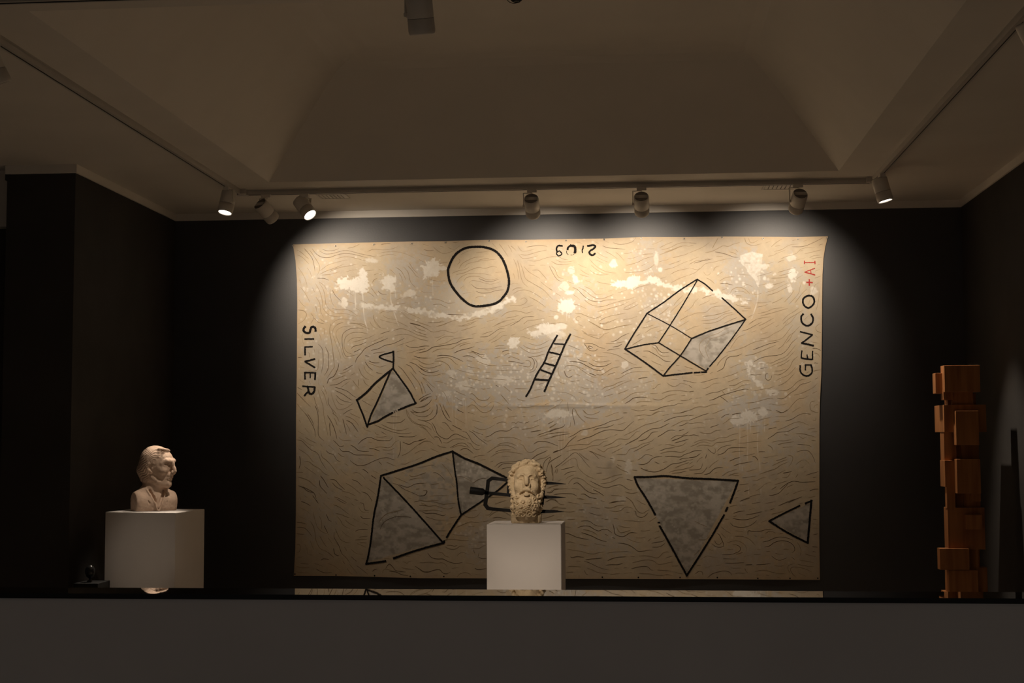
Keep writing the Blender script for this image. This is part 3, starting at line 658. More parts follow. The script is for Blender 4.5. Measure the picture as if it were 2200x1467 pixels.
# ------------------------------------------------------------------ painted canvas on the back wall
# hand-drawn strokes, traced tile by tile: (origin x, origin y) then polylines in tile units (7.333 per photo pixel)
K = 22/3
LINES = {
(620, 500): """135,275 200,310 320,415;245,245 310,320 370,400 400,500 415,610;330,270 400,370 480,500 490,580 455,665;370,250 440,335 530,385 640,390 760,350 900,325 1050,345 1240,395;135,345 220,390 320,490;490,290 590,335 720,320 850,285 950,285 1150,335 1380,380;530,260 620,285 720,275 800,245;735,415 880,378 1000,388 1240,452;495,600 620,510 760,465 930,425;490,655 600,600 720,560 880,490;650,610 800,550 960,520 1100,488;525,668 680,650 810,610;930,245 1020,225 1120,180;1240,295 1340,262 1500,270 1640,250 1725,215;1420,325 1560,300 1720,302 1850,335 1985,400;1430,375 1520,350 1620,340 1700,360;1455,185 1530,170 1610,165;150,540 240,680 285,800 290,860;190,860 260,950 340,1100;450,715 560,720 640,750;475,770 560,830 600,900;425,800 490,920 530,1060 540,1180 650,1300 830,1320;480,790 550,900 580,1050 600,1150 720,1260 900,1275 1060,1320;430,1010 490,1110 510,1250 555,1335;430,1150 440,1220 455,1260;160,1050 210,1120 270,1170;150,1215 240,1230 285,1290 240,1380 150,1440;350,1265 395,1340 350,1435;655,890 660,1000 690,1110 720,1150;690,900 740,990 830,1080;690,1190 800,1215 950,1220 1090,1310;400,1340 470,1410 560,1430;490,1350 560,1400 620,1412;1685,540 1770,600 1820,680 1845,740;1740,635 1775,690 1795,760;1810,535 1880,620 1910,740 1940,800 2005,865;1900,475 1970,580 2035,640;1880,520 1960,610 2010,680 2060,705;1415,570 1480,600;1345,665 1400,645 1470,665;1320,785 1350,740 1400,715;1300,865 1350,930 1405,1005;1235,930 1300,965 1350,1010;1410,915 1460,960 1550,970;1685,1065 1750,1035 1800,1015;1690,1130 1760,1120 1845,1105;1435,1270 1490,1240 1555,1222;1540,1258 1640,1230 1740,1235 1800,1270 1890,1350 2060,1410 2200,1460;1810,1222 1940,1290 2095,1362;1335,1290 1350,1370 1400,1440 1450,1500;1480,1300 1560,1345 1700,1370;1440,1365 1560,1400 1720,1435;670,1467 720,1400 820,1360 970,1368;750,1460 800,1430 860,1415;955,1425 1060,1430 1160,1467 1280,1520;1000,1380 1055,1382;1910,1425 1990,1445 2070,1467""",
(900, 500): """75,265 150,280 235,275;220,215 290,280 380,325 480,310 570,275;530,145 580,155 640,130;460,235 560,260 650,200;600,500 640,470 645,430 620,410;630,570 680,490 780,430 880,390 1020,378;720,545 770,490 880,460 1080,430 1230,415;930,435 1010,415 1110,402;520,640 620,600 720,580 800,535;590,660 720,630 830,580 940,545 1040,560 1160,530 1230,545;590,790 650,710 750,655 850,640 1000,645 1150,672;705,770 750,710 850,685 960,695 1060,735 1160,740 1250,710;790,790 830,755 920,760 1030,790 1130,810 1220,790 1290,770;945,720 1060,765 1140,770 1260,730;825,810 900,870 1000,880 1120,880 1310,840;1030,895 1110,903 1220,880;900,920 980,950 1100,945 1220,910 1340,898;885,1035 930,1010 1020,1008;155,1042 290,1048 380,1080 470,1112 580,1095;220,1135 330,1125 400,1160 460,1178;445,1285 580,1290 725,1293;150,1415 280,1418 340,1400 380,1370;270,1480 370,1450 500,1400 620,1365;750,1400 840,1380 900,1355 1010,1350;680,1467 800,1425 930,1385;1265,175 1320,250 1370,320 1410,380;1400,190 1440,250 1470,310;1450,205 1490,240 1530,280;1555,205 1610,280 1680,290 1810,262;1570,335 1630,400 1750,395 1880,360;1600,340 1700,350 1860,305 2020,270;1695,225 1800,210 1900,195 2020,215;1710,440 1850,445 1990,400 2100,380 2200,380;1490,410 1530,500 1560,620 1570,740;1550,430 1580,540 1600,660 1640,780 1720,860;1600,480 1640,600 1680,720 1780,790 1950,890 2050,990 2110,1050;1655,530 1740,620 1910,722;1780,590 1880,590 1950,660 2020,740;1915,765 2000,840 2110,908;1470,910 1540,870 1640,870;1490,960 1580,910 1700,905 1830,960 1970,1055;1730,1005 1870,1080 2000,1175;1600,1050 1660,1025 1705,1070 1640,1130 1530,1145 1430,1140;1625,1190 1720,1165 1810,1135;1300,1320 1380,1260 1500,1230 1600,1240 1690,1265 1800,1235;1375,1345 1480,1325 1580,1300;1220,1445 1350,1390 1520,1362;1440,1467 1560,1400 1660,1330 1820,1315;1650,1440 1720,1385 1850,1370 1980,1345""",
(1180, 500): """0,385 60,375 160,385 220,415 300,425;100,420 170,455 260,460 400,442;35,450 120,495 220,500 350,488;0,520 60,640 120,730 200,775;30,520 90,580 140,690 230,728;630,410 720,510 840,590 950,625 1060,635;660,510 760,590 860,640 940,655;640,590 720,645 820,665 930,655;450,490 520,530 590,552;490,580 560,630 630,665;480,655 560,680 640,700;750,300 830,360 930,400;735,370 820,420 930,465;735,430 800,455 860,485;840,205 930,238 1040,245 1200,262;885,292 990,350 1080,415;1045,305 1110,360 1180,440;1010,158 1120,185 1240,165 1310,140 1350,100 1368,65;1180,325 1250,322 1305,305;1215,515 1380,470 1500,410 1640,370;1190,630 1350,620 1480,600 1600,545 1660,490;1470,340 1640,330;1530,253 1660,250;1740,235 1850,180 1960,140;1770,270 1900,235 2050,165 2200,158;1740,345 1900,290 2100,210 2200,215;1810,310 1950,260 2080,205;1945,395 2020,375 2140,345 2200,315;1880,505 2000,465 2080,435;1800,585 1950,550 2100,480 2200,440;1910,655 2020,600 2200,560;1925,785 2050,720 2200,665;550,845 650,890 730,965 780,980 840,960;370,860 450,900 540,990 620,1050 700,1080 800,1085 900,1060 1060,1055;460,858 560,910 650,985 750,1035 850,1035 940,1000 1015,972;550,1055 620,1110 690,1145 760,1152;715,1170 850,1160 1000,1110 1150,1070 1280,1040 1340,1010;760,1245 900,1205 1050,1165 1160,1130 1260,1080;1170,1210 1200,1170 1280,1130 1370,1080;1170,1212 1250,1200 1330,1165 1405,1125;410,1272 480,1268 560,1300 650,1335 740,1345 860,1285;500,1340 460,1315 420,1350 440,1385 480,1390;780,1400 870,1345 970,1310 1100,1285 1210,1262;770,1415 850,1440 930,1415 1030,1370 1090,1350;600,1380 700,1440 760,1467 850,1520 940,1525 1100,1475 1300,1440;0,880 50,910;1900,1260 1980,1180 2080,1090 2130,1040;1960,1150 2010,1080 2110,985;2060,1380 2130,1340 2200,1300;2130,1250 2200,1205""",
(1480, 500): """0,320 120,270 230,220 340,140;370,245 410,170 465,75;255,315 370,290 470,240 540,205 620,215 700,180 805,152;0,550 150,580 260,490 400,460 560,420 685,400;0,670 110,620 180,550;0,160 120,165;0,215 80,190;0,450 80,410 160,380;0,500 120,440 200,440 330,400;80,480 230,440 375,412;430,372 540,368;410,300 560,330 700,380 780,390;640,300 700,315 755,345;735,265 770,300;880,80 900,150 960,190 1050,195 1150,170;940,85 960,140 1000,160 1050,140 1090,115;1300,220 1380,150 1465,100;1340,295 1460,265 1570,200 1640,185 1740,175;1360,215 1440,195;1250,370 1330,355 1380,325 1450,300 1520,270;1440,415 1530,375 1640,345 1700,320 1750,270 1830,240 1990,238;1620,220 1800,215 1950,160 2120,75;1820,330 1920,310 2000,290 2085,268;1900,395 1960,365 2065,352;1940,412 2010,395 2100,388;1400,470 1440,450 1500,435;1740,290 1800,275;230,615 270,665 320,660 345,625;270,710 340,745 405,805;390,600 410,550 480,520;450,680 490,640 545,610;485,760 560,715 640,695 720,690;490,805 580,800 700,825;650,960 680,900 760,860 850,870 920,920 965,970;720,930 800,918 870,930 910,965;740,1130 830,1160 980,1170;870,1190 980,1192;830,1230 940,1228;1070,1170 1160,1155 1250,1125;1060,1105 1180,1100 1300,1080;1085,1275 1230,1240 1340,1195 1500,1180;1130,1310 1280,1270 1420,1230 1560,1190;1210,940 1340,900 1460,840 1560,790;1240,985 1380,940 1500,880 1600,830;1300,825 1420,795 1520,760;1400,625 1520,590 1680,545;1420,680 1530,650 1620,620;1300,715 1440,710 1570,690;1310,1110 1400,1070 1485,1020;1500,1095 1600,990 1660,900;1570,1130 1660,1040 1730,950 1750,860 1775,780;1670,1105 1720,1040 1790,950 1860,885;1470,1390 1560,1300 1640,1250 1740,1180;1480,1440 1580,1350 1680,1290 1790,1220;1520,1467 1610,1400 1700,1280;2000,1225 2030,1120 2050,980 2050,890;1985,605 2030,590 2060,575;1980,715 2030,700 2080,680;160,1145 250,1105 330,1065;0,1210 60,1150 90,1090 150,1035;330,1125 400,1115 470,1085;0,1310 120,1265 260,1255 340,1190 430,1160 600,1150;220,1320 340,1305 470,1280 560,1250 650,1220;200,1385 320,1375 440,1350 560,1280 690,1255;220,1425 340,1425 460,1395 600,1310 720,1278;940,1447 1020,1390 1100,1350 1290,1320;1100,1467 1200,1420 1340,1340""",
(620, 690): """490,205 505,250 520,300;470,360 530,430 545,540 545,680 515,825;580,400 625,500 635,640 620,760 565,855;480,460 480,520;475,600 470,700 450,770 370,790 320,775;1240,100 1180,50 1080,38 955,30;670,40 650,120 655,200 680,330 700,480 715,620 720,720 690,770 600,910;870,22 780,45 710,120 700,210 740,330 780,440 820,560 835,660;980,78 860,90 770,140 750,220 790,330 830,440 860,540 900,590 990,590;1180,115 1080,105 950,130 860,200 845,300 855,420 880,510 930,555 1100,525;1240,195 1120,175 1000,185 910,240 880,320 880,420 930,490 1010,520;1160,255 1060,258 980,285 930,330;1010,332 1130,300 1260,260 1370,205;990,430 1030,395 1130,370 1230,325;1030,488 1090,460 1140,432;1050,655 1080,580 1150,500 1200,435 1280,390 1400,335 1570,265;1300,330 1400,285 1500,240;1440,205 1520,175 1600,150;1630,165 1700,130 1800,120 1920,160 2040,220 2200,260;1670,225 1800,205 1900,215 1990,250 2090,290 2200,310;1300,460 1420,430 1520,380 1640,355 1720,320 1830,265;1700,395 1820,350 1920,320 1995,290;1335,510 1420,490 1520,482;1840,370 1900,405 2010,415 2120,395 2200,388;1860,505 1960,485 2060,450 2160,435;2000,505 2120,490 2200,465;1910,25 2050,60 2200,130;1980,75 2060,130 2160,158;1950,130 2040,175 2180,215;1970,545 2060,575 2200,580;1945,595 2020,600 2100,650 2200,680;1850,680 1920,710 1980,790 2015,830;1900,640 2000,680 2080,740 2200,780;1920,800 2000,900 2070,1000 2110,1150;1720,700 1800,770 1880,880 1950,980 2000,1080;2050,780 2110,830 2200,860;1280,0 1310,60 1360,100 1410,125;1350,0 1390,60 1440,100 1550,125;1710,0 1790,40 1880,85;1265,625 1340,655 1435,655;1240,650 1340,690 1440,720 1530,690;1205,635 1260,720 1330,775;1185,690 1210,770 1260,825 1340,870;1105,730 1140,820 1200,890 1270,925;1180,920 1210,980 1270,1025;1380,808 1480,830;860,775 930,740 1015,688;790,825 880,810 980,755;690,930 800,890 900,850;650,1010 780,990 880,930 980,905;830,1040 900,990 965,945;1010,930 1060,1000 1115,1065;1098,915 1098,1025;730,1040 830,1065 930,1105 1000,1160 1070,1205;735,1090 860,1150 930,1200 1005,1248;750,1165 820,1230 900,1265 980,1280;745,1215 780,1275 830,1310 880,1315;610,985 640,910 720,860 780,740 795,660;545,1010 580,1080 605,1155;465,1075 500,1200 540,1320 560,1467;520,1080 570,1170 600,1280 620,1340;630,1200 630,1290 680,1380 720,1467;670,1120 700,1230 740,1330 790,1390 900,1370 1020,1290;690,1380 760,1467;400,1180 430,1290 470,1400 480,1467;860,1467 940,1410 1020,1382;140,1130 220,1220 350,1350;140,1300 200,1380 280,1467;420,1330 450,1400 465,1467;145,1040 215,1082;2055,1235 2130,1185 2200,1155;2080,1270 2200,1205;1990,1362 2100,1345 2200,1290;1915,1415 1990,1440 2100,1430 2200,1390;1850,1380 1880,1450;2000,1180 2035,1155;2090,950 2130,1040 2160,1130;2110,880 2200,990;150,570 215,572""",
(900, 690): """0,25 100,55 205,92;145,20 290,22 400,0;275,85 380,60 500,5;30,80 120,120 200,165 270,168 390,145 480,170 560,185 620,150;0,120 60,145 115,160;0,170 60,200 110,220;0,215 80,235 145,262;0,275 80,295 140,312;240,250 320,250 410,208;270,320 370,260 440,240 550,238;300,375 430,340 530,285 620,265 720,260;0,405 90,390 165,392;0,495 130,465 220,410 340,390 470,370 600,340 700,290 860,270;210,490 300,445 390,435 510,435 600,385 680,350 795,322;640,400 720,365 820,348;550,505 650,460 780,430 875,400;610,75 760,70 870,15;665,150 780,115 910,72;1000,208 1090,175 1165,152;960,250 1080,240 1180,180 1260,125 1350,120;1090,320 1190,260 1280,180 1370,152;1140,340 1240,290 1320,230 1390,222;1150,95 1260,40 1370,0;1250,100 1370,70 1500,15 1590,0;1200,398 1270,385 1350,385;1190,432 1280,425 1380,425;1310,488 1350,465 1420,455;1345,545 1400,510 1500,498 1580,518;1400,580 1450,560 1510,575 1600,615;1405,628 1520,640 1600,660 1670,658;1680,618 1740,625 1765,670 1740,715 1680,715 1570,690;1710,562 1780,580 1820,650 1800,740 1750,775;1820,585 1860,650 1850,730 1800,790 1730,805;1715,340 1800,370 1880,380 1960,350 2055,295;1640,375 1700,415 1790,440 1890,435 2050,385;1580,395 1660,450 1760,500 1860,500 1980,462;1760,550 1850,552 1980,515;820,470 900,495 960,520 1045,522;775,500 850,495 930,535 1000,580 1080,598;690,555 790,545 885,578;285,548 360,538 470,545 570,575 700,637;255,605 330,580 430,570 510,600 560,650 620,693;250,630 360,632 450,680 490,730 510,775;0,565 70,585 205,578;0,625 70,665 150,680 245,658;0,680 60,720 150,740 240,725 370,682;0,725 80,780 170,808 250,800 320,775;0,790 70,840 150,860 260,855 350,830 425,828;50,880 110,920 190,1000 260,1055;0,975 40,1060 58,1150;35,955 80,1050 110,1135;125,990 180,1060 220,1115;0,1240 90,1180 190,1135;20,1270 100,1210 205,1185;0,1360 80,1345 150,1300 205,1235;0,1437 100,1425 190,1358;180,1467 210,1430 225,1390;285,1310 290,1380 270,1467;330,1300 350,1350 390,1467;380,1305 410,1390 450,1467;805,1150 840,1140 890,1180 930,1225 1010,1250 1080,1235 1130,1180;800,1215 860,1240 920,1310 1000,1350 1070,1330 1120,1285 1180,1270 1240,1280 1325,1325;770,1355 820,1320 870,1325 930,1380 990,1430 1060,1437 1130,1400 1175,1340 1180,1310;1290,1155 1340,1210 1420,1305;630,1310 700,1332;605,1390 650,1415 710,1443;100,430 0,460;1650,40 1700,0""",
(1180, 690): """620,0 700,40 790,100 880,128 980,120 1100,85 1220,65 1310,40;790,45 870,30 950,0;510,145 590,195 700,220 820,210;540,185 640,230 770,272 830,240 870,200 940,178;550,350 600,420 640,460 720,465 770,435;550,352 640,350 720,370 790,410 880,432;690,415 650,395 615,395 630,425 670,430;840,490 940,500 1060,530 1160,580 1270,650 1380,692;970,325 1060,300 1140,240 1260,185;890,348 1000,350 1100,335 1200,320;1000,408 1090,390 1150,355;910,460 1000,440 1110,430;440,590 510,625 600,640;680,605 740,635 830,640 960,620;620,655 700,700 780,715 880,705 980,655;320,635 430,640 520,665 640,730 740,770 820,770 860,735;240,750 270,705 350,695 430,710 500,760 600,830 700,880 760,885;460,715 520,745 580,765;240,780 260,850 310,885 370,860;300,790 350,768 405,770;630,815 680,835 740,858;740,835 820,845 900,800 1000,740 1110,715;915,850 970,825 1040,808;1020,915 1120,890 1200,840 1290,805 1400,795 1570,795;1130,830 1220,780 1330,735 1460,722;825,1078 890,1035 1000,1010 1090,965 1200,933;880,1105 960,1070 1060,1030 1180,970 1305,925;1400,908 1450,895 1550,888;1620,1068 1670,1050 1710,1000 1755,988;1140,1248 1220,1200 1300,1145 1390,1120 1525,1112;1190,1298 1260,1260 1330,1210 1430,1195 1535,1198;1365,1290 1430,1268 1530,1262 1620,1270;1630,1222 1720,1240 1790,1220 1880,1170 2010,1150;1775,1138 1850,1110 1930,1095 2060,1095 2200,1110;1850,965 1900,1005 1970,1028 2030,1005 2080,975 2200,1010;2110,935 2200,948;2065,1245 2120,1250 2200,1240;1580,1402 1660,1400 1760,1360 1850,1335 1950,1328 2030,1300 2110,1295;1620,1467 1700,1425 1820,1412;1950,1450 2050,1445 2130,1415 2200,1405;1285,1382 1380,1408 1450,1408 1530,1392;360,1467 370,1390 400,1380 440,1467;525,1395 590,1450;1300,380 1380,330 1475,275;1465,105 1550,90 1640,60;1510,185 1600,120 1680,95 1740,78;1480,470 1560,470 1640,510 1740,570 1820,625 1905,635;1610,360 1680,390 1730,460 1790,495 1890,485;1620,400 1680,440 1720,510 1790,550 1890,548;1160,1445 1230,1440;2090,870 2110,910""",
(1480, 690): """945,48 1005,0;840,155 920,130 1020,80 1150,10;1125,135 1230,80 1350,10;250,580 200,520 165,440 170,360 230,290 330,235 460,190 560,130 680,85;320,600 280,510 260,420 300,340 340,280 440,250 580,200 680,140;625,400 670,320 780,205;650,435 710,340 780,250 890,205;590,490 720,455 860,410 980,350 1080,315 1220,290;1010,450 1130,405 1250,360 1420,318;890,540 1010,520 1120,480 1240,430 1380,372;1120,280 1240,255 1340,195 1460,130 1520,60 1560,0;1250,312 1360,305 1460,270 1530,200 1580,130 1640,60;1020,640 1130,580 1250,550 1400,535 1490,500 1560,430 1620,340 1710,262;1400,440 1480,380 1540,290 1590,220 1680,160;1520,355 1590,280 1640,190 1750,75;1235,650 1300,658 1400,610 1520,560 1590,490 1680,375;1300,700 1400,660 1520,610 1600,540 1665,470;1390,715 1500,670 1600,600;1350,785 1440,780 1530,750;1340,840 1430,840 1520,790 1590,720 1640,620 1720,550;1365,940 1450,895 1560,850 1640,770 1690,710;1410,1015 1490,980 1570,920 1660,825;1250,825 1215,830 1205,890 1240,930 1290,910 1305,850;440,705 480,640 540,580 620,530;440,795 540,740 570,660 600,590 660,555 760,545 840,510;535,890 620,860 700,835 775,800;210,1065 300,1040 390,985 500,970;260,1165 350,1130 450,1115 540,1080 610,1052;320,1248 400,1225 500,1175 640,1130 780,1090 870,1070 940,1072;635,1015 730,1005 820,955 900,930 980,945;645,1085 740,1070 820,1020 900,1000 965,1000;0,1405 100,1360 170,1345 260,1350 340,1320 465,1302;250,1467 315,1450;1390,1215 1470,1222 1530,1190 1600,1130 1680,1080 1760,1000 1850,975 1925,945;1425,1090 1530,1090 1620,1040 1700,960 1760,925 1845,908;1650,1165 1760,1140 1880,1085 1960,1040 2020,978;1380,1430 1460,1440 1540,1410 1600,1350 1680,1260 1740,1220 1800,1215 1885,1172;2080,185 2010,150 2000,90 2060,40;1945,430 2010,430 2080,465;1970,500 2030,520 2065,580;1960,790 2000,775 2080,765;1985,1255 1930,1270 1905,1310 1920,1400 1990,1437;2030,1310 1980,1330 1965,1370;1750,1467 1820,1455 1920,1460;0,1115 80,1100;0,1230 50,1220;0,945 60,965 120,970;0,1010 50,1050;490,1180 560,1230 620,1280;520,1100 570,1150;1100,670 1200,670""",
(620, 880): """220,10 290,90 350,190 410,310 425,430;300,60 370,170 400,250;460,30 470,130 470,250 470,380 500,440 560,490;550,30 570,150 600,280 620,410;615,90 680,200 730,320 765,460;655,200 650,270 668,420;720,130 750,190 770,250;690,50 760,110 800,190;855,140 880,240 915,390;905,215 950,290 975,350;910,165 990,205 1040,270 1100,355;900,100 1000,140 1070,200 1110,260;970,55 1060,100 1130,132;165,435 230,470 300,530 405,575;260,430 340,480 445,530;150,335 240,390;130,475 210,490 280,560 370,640 430,665 480,720 510,800 570,900 610,950;160,615 260,680 320,730 370,800 410,830;240,825 320,820 400,880 490,930 560,1000 645,1040;705,480 760,530 810,578 875,568;790,430 850,480 990,480;975,555 1040,590 1100,640 1180,655 1270,655;1095,545 1160,480 1230,445 1300,440 1400,480 1520,488 1600,480 1640,430;1365,600 1450,585 1560,600 1620,580 1680,510 1740,482;800,600 850,655 950,660 1050,710 1180,712 1340,720;780,680 830,725 885,745;510,650 530,740 590,790 660,860 730,950 790,1030;590,640 640,685 710,710 760,790 820,820;970,800 1050,860 1120,882 1220,865 1340,810 1460,765 1560,755 1630,780 1680,790;1165,935 1210,960 1260,1005;1300,1035 1340,1060 1385,1090;1540,825 1620,860 1705,895;1420,815 1470,870;1270,610 1350,620 1440,655;1480,630 1600,635 1670,600;1760,490 1760,650 1720,760;1785,725 1880,680 1960,620 2060,540 2150,495 2200,490;1800,510 1900,545 1980,505 2100,480 2165,450;1990,690 2090,645 2180,650;1850,0 1880,100 1960,200 2080,250 2200,330;1880,30 1930,150 2050,230 2200,270;1915,20 1990,80 2080,110 2200,105;1950,0 2000,35 2100,40 2200,10;2035,155 2200,180;1540,200 1640,210 1760,200 1840,145;1350,235 1450,280 1580,330 1700,365 1830,378 1940,362;1460,230 1560,280 1660,315 1780,325 1895,290;1735,420 1850,428 1960,425 2025,405;1375,425 1450,435 1560,415;1360,350 1380,385 1420,392;1460,345 1540,395;160,1060 260,1090 340,1130 400,1190 455,1230;225,1210 300,1250 400,1310 440,1400;505,1040 560,1110 600,1180 630,1230;490,1110 500,1200 560,1270 610,1325;660,1100 740,1110 800,1180 890,1260;690,1150 760,1220 860,1270;900,1155 980,1200 1060,1260 1140,1330;1000,1100 1080,1130 1160,1205;1010,1000 1080,990 1150,1030 1215,1100;1150,1290 1240,1330 1320,1440;130,985 235,985;180,730 190,840 170,930;1905,1035 1960,1055 2060,1030 2160,990;1640,1160 1720,1180 1820,1250 1960,1310 2080,1360 2160,1330 2185,1260;1660,1060 1780,1110 1900,1160;1740,1180 1880,1220 2000,1170 2140,1155;1900,1110 2010,1080 2140,1075;160,1195 240,1230 300,1280 400,1310;180,1370 200,1430;380,1350 470,1467;720,1370 800,1400 920,1467;840,1280 960,1310 1060,1360""",
(900, 880): """0,45 80,35 155,0;0,110 90,110 180,70 225,0;0,160 110,175 220,140 290,50 300,0;365,0 400,80 450,150 520,195;415,0 450,60 490,135;610,5 650,25 710,48;945,5 1000,40 1070,40 1150,5;860,260 930,300 1010,315 1100,290 1200,235;1220,225 1290,195 1340,195 1385,215;1460,210 1500,195 1530,222 1560,190 1640,210;1670,215 1740,185;365,210 410,205 460,250 510,320 555,335;530,240 590,275 680,318;690,340 750,360 800,430 850,510 940,565 965,560;790,330 860,370 930,440 1010,500 1080,550;840,325 900,355 1020,398;0,230 80,245 150,280 210,325;0,265 90,300 160,370 210,430 260,478;30,165 120,190 200,240 230,310 260,360;205,200 250,270 290,370 350,430 450,460 530,400 600,385 700,430 785,465;240,430 300,430 340,480 360,535;290,555 350,585 435,598;0,560 70,510 150,500 210,520 235,555;0,480 60,470 110,450;385,515 450,520 540,470 630,458 720,475;495,600 570,560 640,528 720,530 800,600;520,605 600,570 680,568 770,590;650,640 710,610 770,620 860,688;765,515 820,540 870,610 930,630 980,610;1010,465 1080,495 1160,470;1050,430 1120,410 1200,355 1290,330 1400,335 1500,275 1580,280;1230,450 1320,438 1430,435 1530,452 1620,490;1225,565 1300,530 1400,520 1480,540 1550,578;1070,685 1150,630 1230,580 1330,555 1450,580 1540,628;1200,670 1300,635 1450,632;1130,750 1220,690 1330,665 1440,665 1640,697;860,750 950,722 1040,718;970,795 1055,782;1195,900 1270,840 1360,825 1500,818 1605,795;1240,915 1310,860 1390,845 1500,850;1300,935 1400,910 1480,905;1580,530 1650,570 1690,640 1740,672 1800,660 1870,610 1960,590 2080,588;1770,790 1850,720 1940,680 2030,640;1810,545 1870,505 1960,500 2050,515 2200,575;1820,810 1900,775 2000,750 2060,710;1760,350 1850,335 1925,322;1865,405 1960,370 2060,335 2120,305 2200,295;1890,430 2000,395 2090,370 2200,365;1960,460 2080,440 2200,405;2035,225 2120,180;2060,280 2130,240 2170,215;1620,310 1760,290 1890,245;1950,940 1980,820 2060,750 2080,760 2040,850 2000,1000;2030,880 2080,810 2200,740;2115,670 2200,635;2085,860 2110,960 2115,1120;2145,910 2200,870;2150,980 2170,920;0,1030 60,1010 115,990;0,1160 60,1160 130,1155;30,1355 90,1350 130,1300 125,1275 70,1275;0,1420 120,1440 200,1430 320,1430;380,880 440,930 490,1000 550,1110;360,850 420,900;850,1160 920,1110 1000,1080 1060,1080;600,1050 700,1060 800,1110 850,1150;1120,1390 1200,1375 1380,1370;2020,1240 2100,1210 2200,1190;2020,1300 2090,1300 2130,1260 2200,1250;2010,1450 2080,1410 2170,1420""",
(1180, 880): """365,0 370,80 390,160 405,250;415,0 450,80 510,150 570,200;525,0 580,60 660,78 740,55 800,25;545,95 600,125 690,135 775,145;0,290 60,260 115,215;0,350 90,310 180,285 230,260 250,225;0,385 130,360 310,350;0,445 110,410 330,375;0,220 70,180;300,438 400,390 500,325 620,300 760,260 860,230 970,180 1100,150 1170,110;440,495 540,455 660,420 760,370 880,325 1000,315 1100,325 1170,320 1250,250 1330,180;695,325 780,290 880,280 960,260 1020,232;1180,405 1300,350 1400,295 1520,235 1650,205 1790,150;1195,555 1280,510 1400,445 1480,375 1610,305 1740,285 1890,212;1340,100 1420,90 1490,80 1600,88 1720,30 1825,20;1810,190 1900,145 2020,110 2120,100 2200,85;1920,265 2020,215 2110,175 2200,175;2040,255 2110,240 2160,210 2200,210;1950,58 2080,48 2200,10;1705,430 1790,380 1850,340 1910,320 1985,325;60,680 160,640 240,600 320,500 430,410;260,580 400,555 500,545 610,548 680,500 740,475 850,470 970,422;275,660 370,630 480,630 570,610 660,570 770,560 860,500 930,490;850,580 980,530 1090,460 1230,465 1320,400 1370,350 1430,335;745,612 800,635 860,662 930,610 1050,580 1140,535;985,685 1080,635 1165,595;1055,700 1140,705 1210,700 1270,620 1380,590 1460,540 1600,500 1660,445;1330,660 1440,605 1500,570 1590,530;1400,495 1500,470 1560,430 1620,360 1710,345;470,680 550,750 635,800;620,645 700,690 790,780;650,650 780,710 890,750;0,835 60,790 190,715;90,915 180,850 300,750 370,690 430,680 500,740 560,820 650,920;190,885 290,810 380,760 430,790 450,890 500,960 600,1040 740,1100;185,945 290,920 400,893;230,1035 290,990 370,975 430,965;260,1100 300,1060 395,1022;300,1170 330,1120 380,1080 450,1075 530,1100 600,1160 700,1220 800,1255;640,1120 740,1170 850,1220 930,1225 1020,1195 1130,1185 1220,1240 1270,1262 1305,1250;810,1165 920,1150 1010,1120 1100,1070 1160,1065;830,1100 900,1085 1020,1040 1150,1015;690,1255 780,1300 865,1358;380,1170 440,1150 500,1190 570,1260 660,1310 770,1325;1070,797 1140,800 1210,820;1070,860 1110,885 1140,890;1050,890 1130,940 1240,988;745,1002 830,995;1390,795 1450,760 1510,710 1570,710 1645,735;1400,855 1480,862 1560,830 1620,770 1700,740 1780,738;1480,940 1560,965 1660,980 1740,960 1830,920 1930,855 2040,840 2200,790;1440,915 1500,945 1560,950;1740,648 1850,610 1980,595;1750,688 1860,660 1960,655 2070,670 2130,650 2165,620;1820,740 1920,732 2060,745 2120,710 2200,680;1910,465 1990,415 2100,400 2200,345;1930,490 2030,455 2120,410 2200,405;1970,525 2100,490 2200,460;1830,550 1900,550 2000,575 2090,560 2160,510;1660,820 1740,855;1790,835 1860,815;1890,985 1980,955 2090,940 2200,910;1980,915 2080,870 2200,830;1930,1000 2050,990 2160,965;2050,785 2120,765 2200,760;30,865 40,980 60,1060 50,1120;90,1000 110,930;120,1010 135,920;60,1240 160,1245 290,1240;0,1240 60,1200 130,1185;70,1340 180,1320 290,1320 370,1325 440,1365;1190,1290 1290,1315 1400,1300;980,1455 1090,1440 1210,1437;1205,1375 1260,1410 1320,1467;0,1320 50,1260;440,1395 540,1415;500,1330 560,1330 640,1380 750,1400;80,1410 140,1460""",
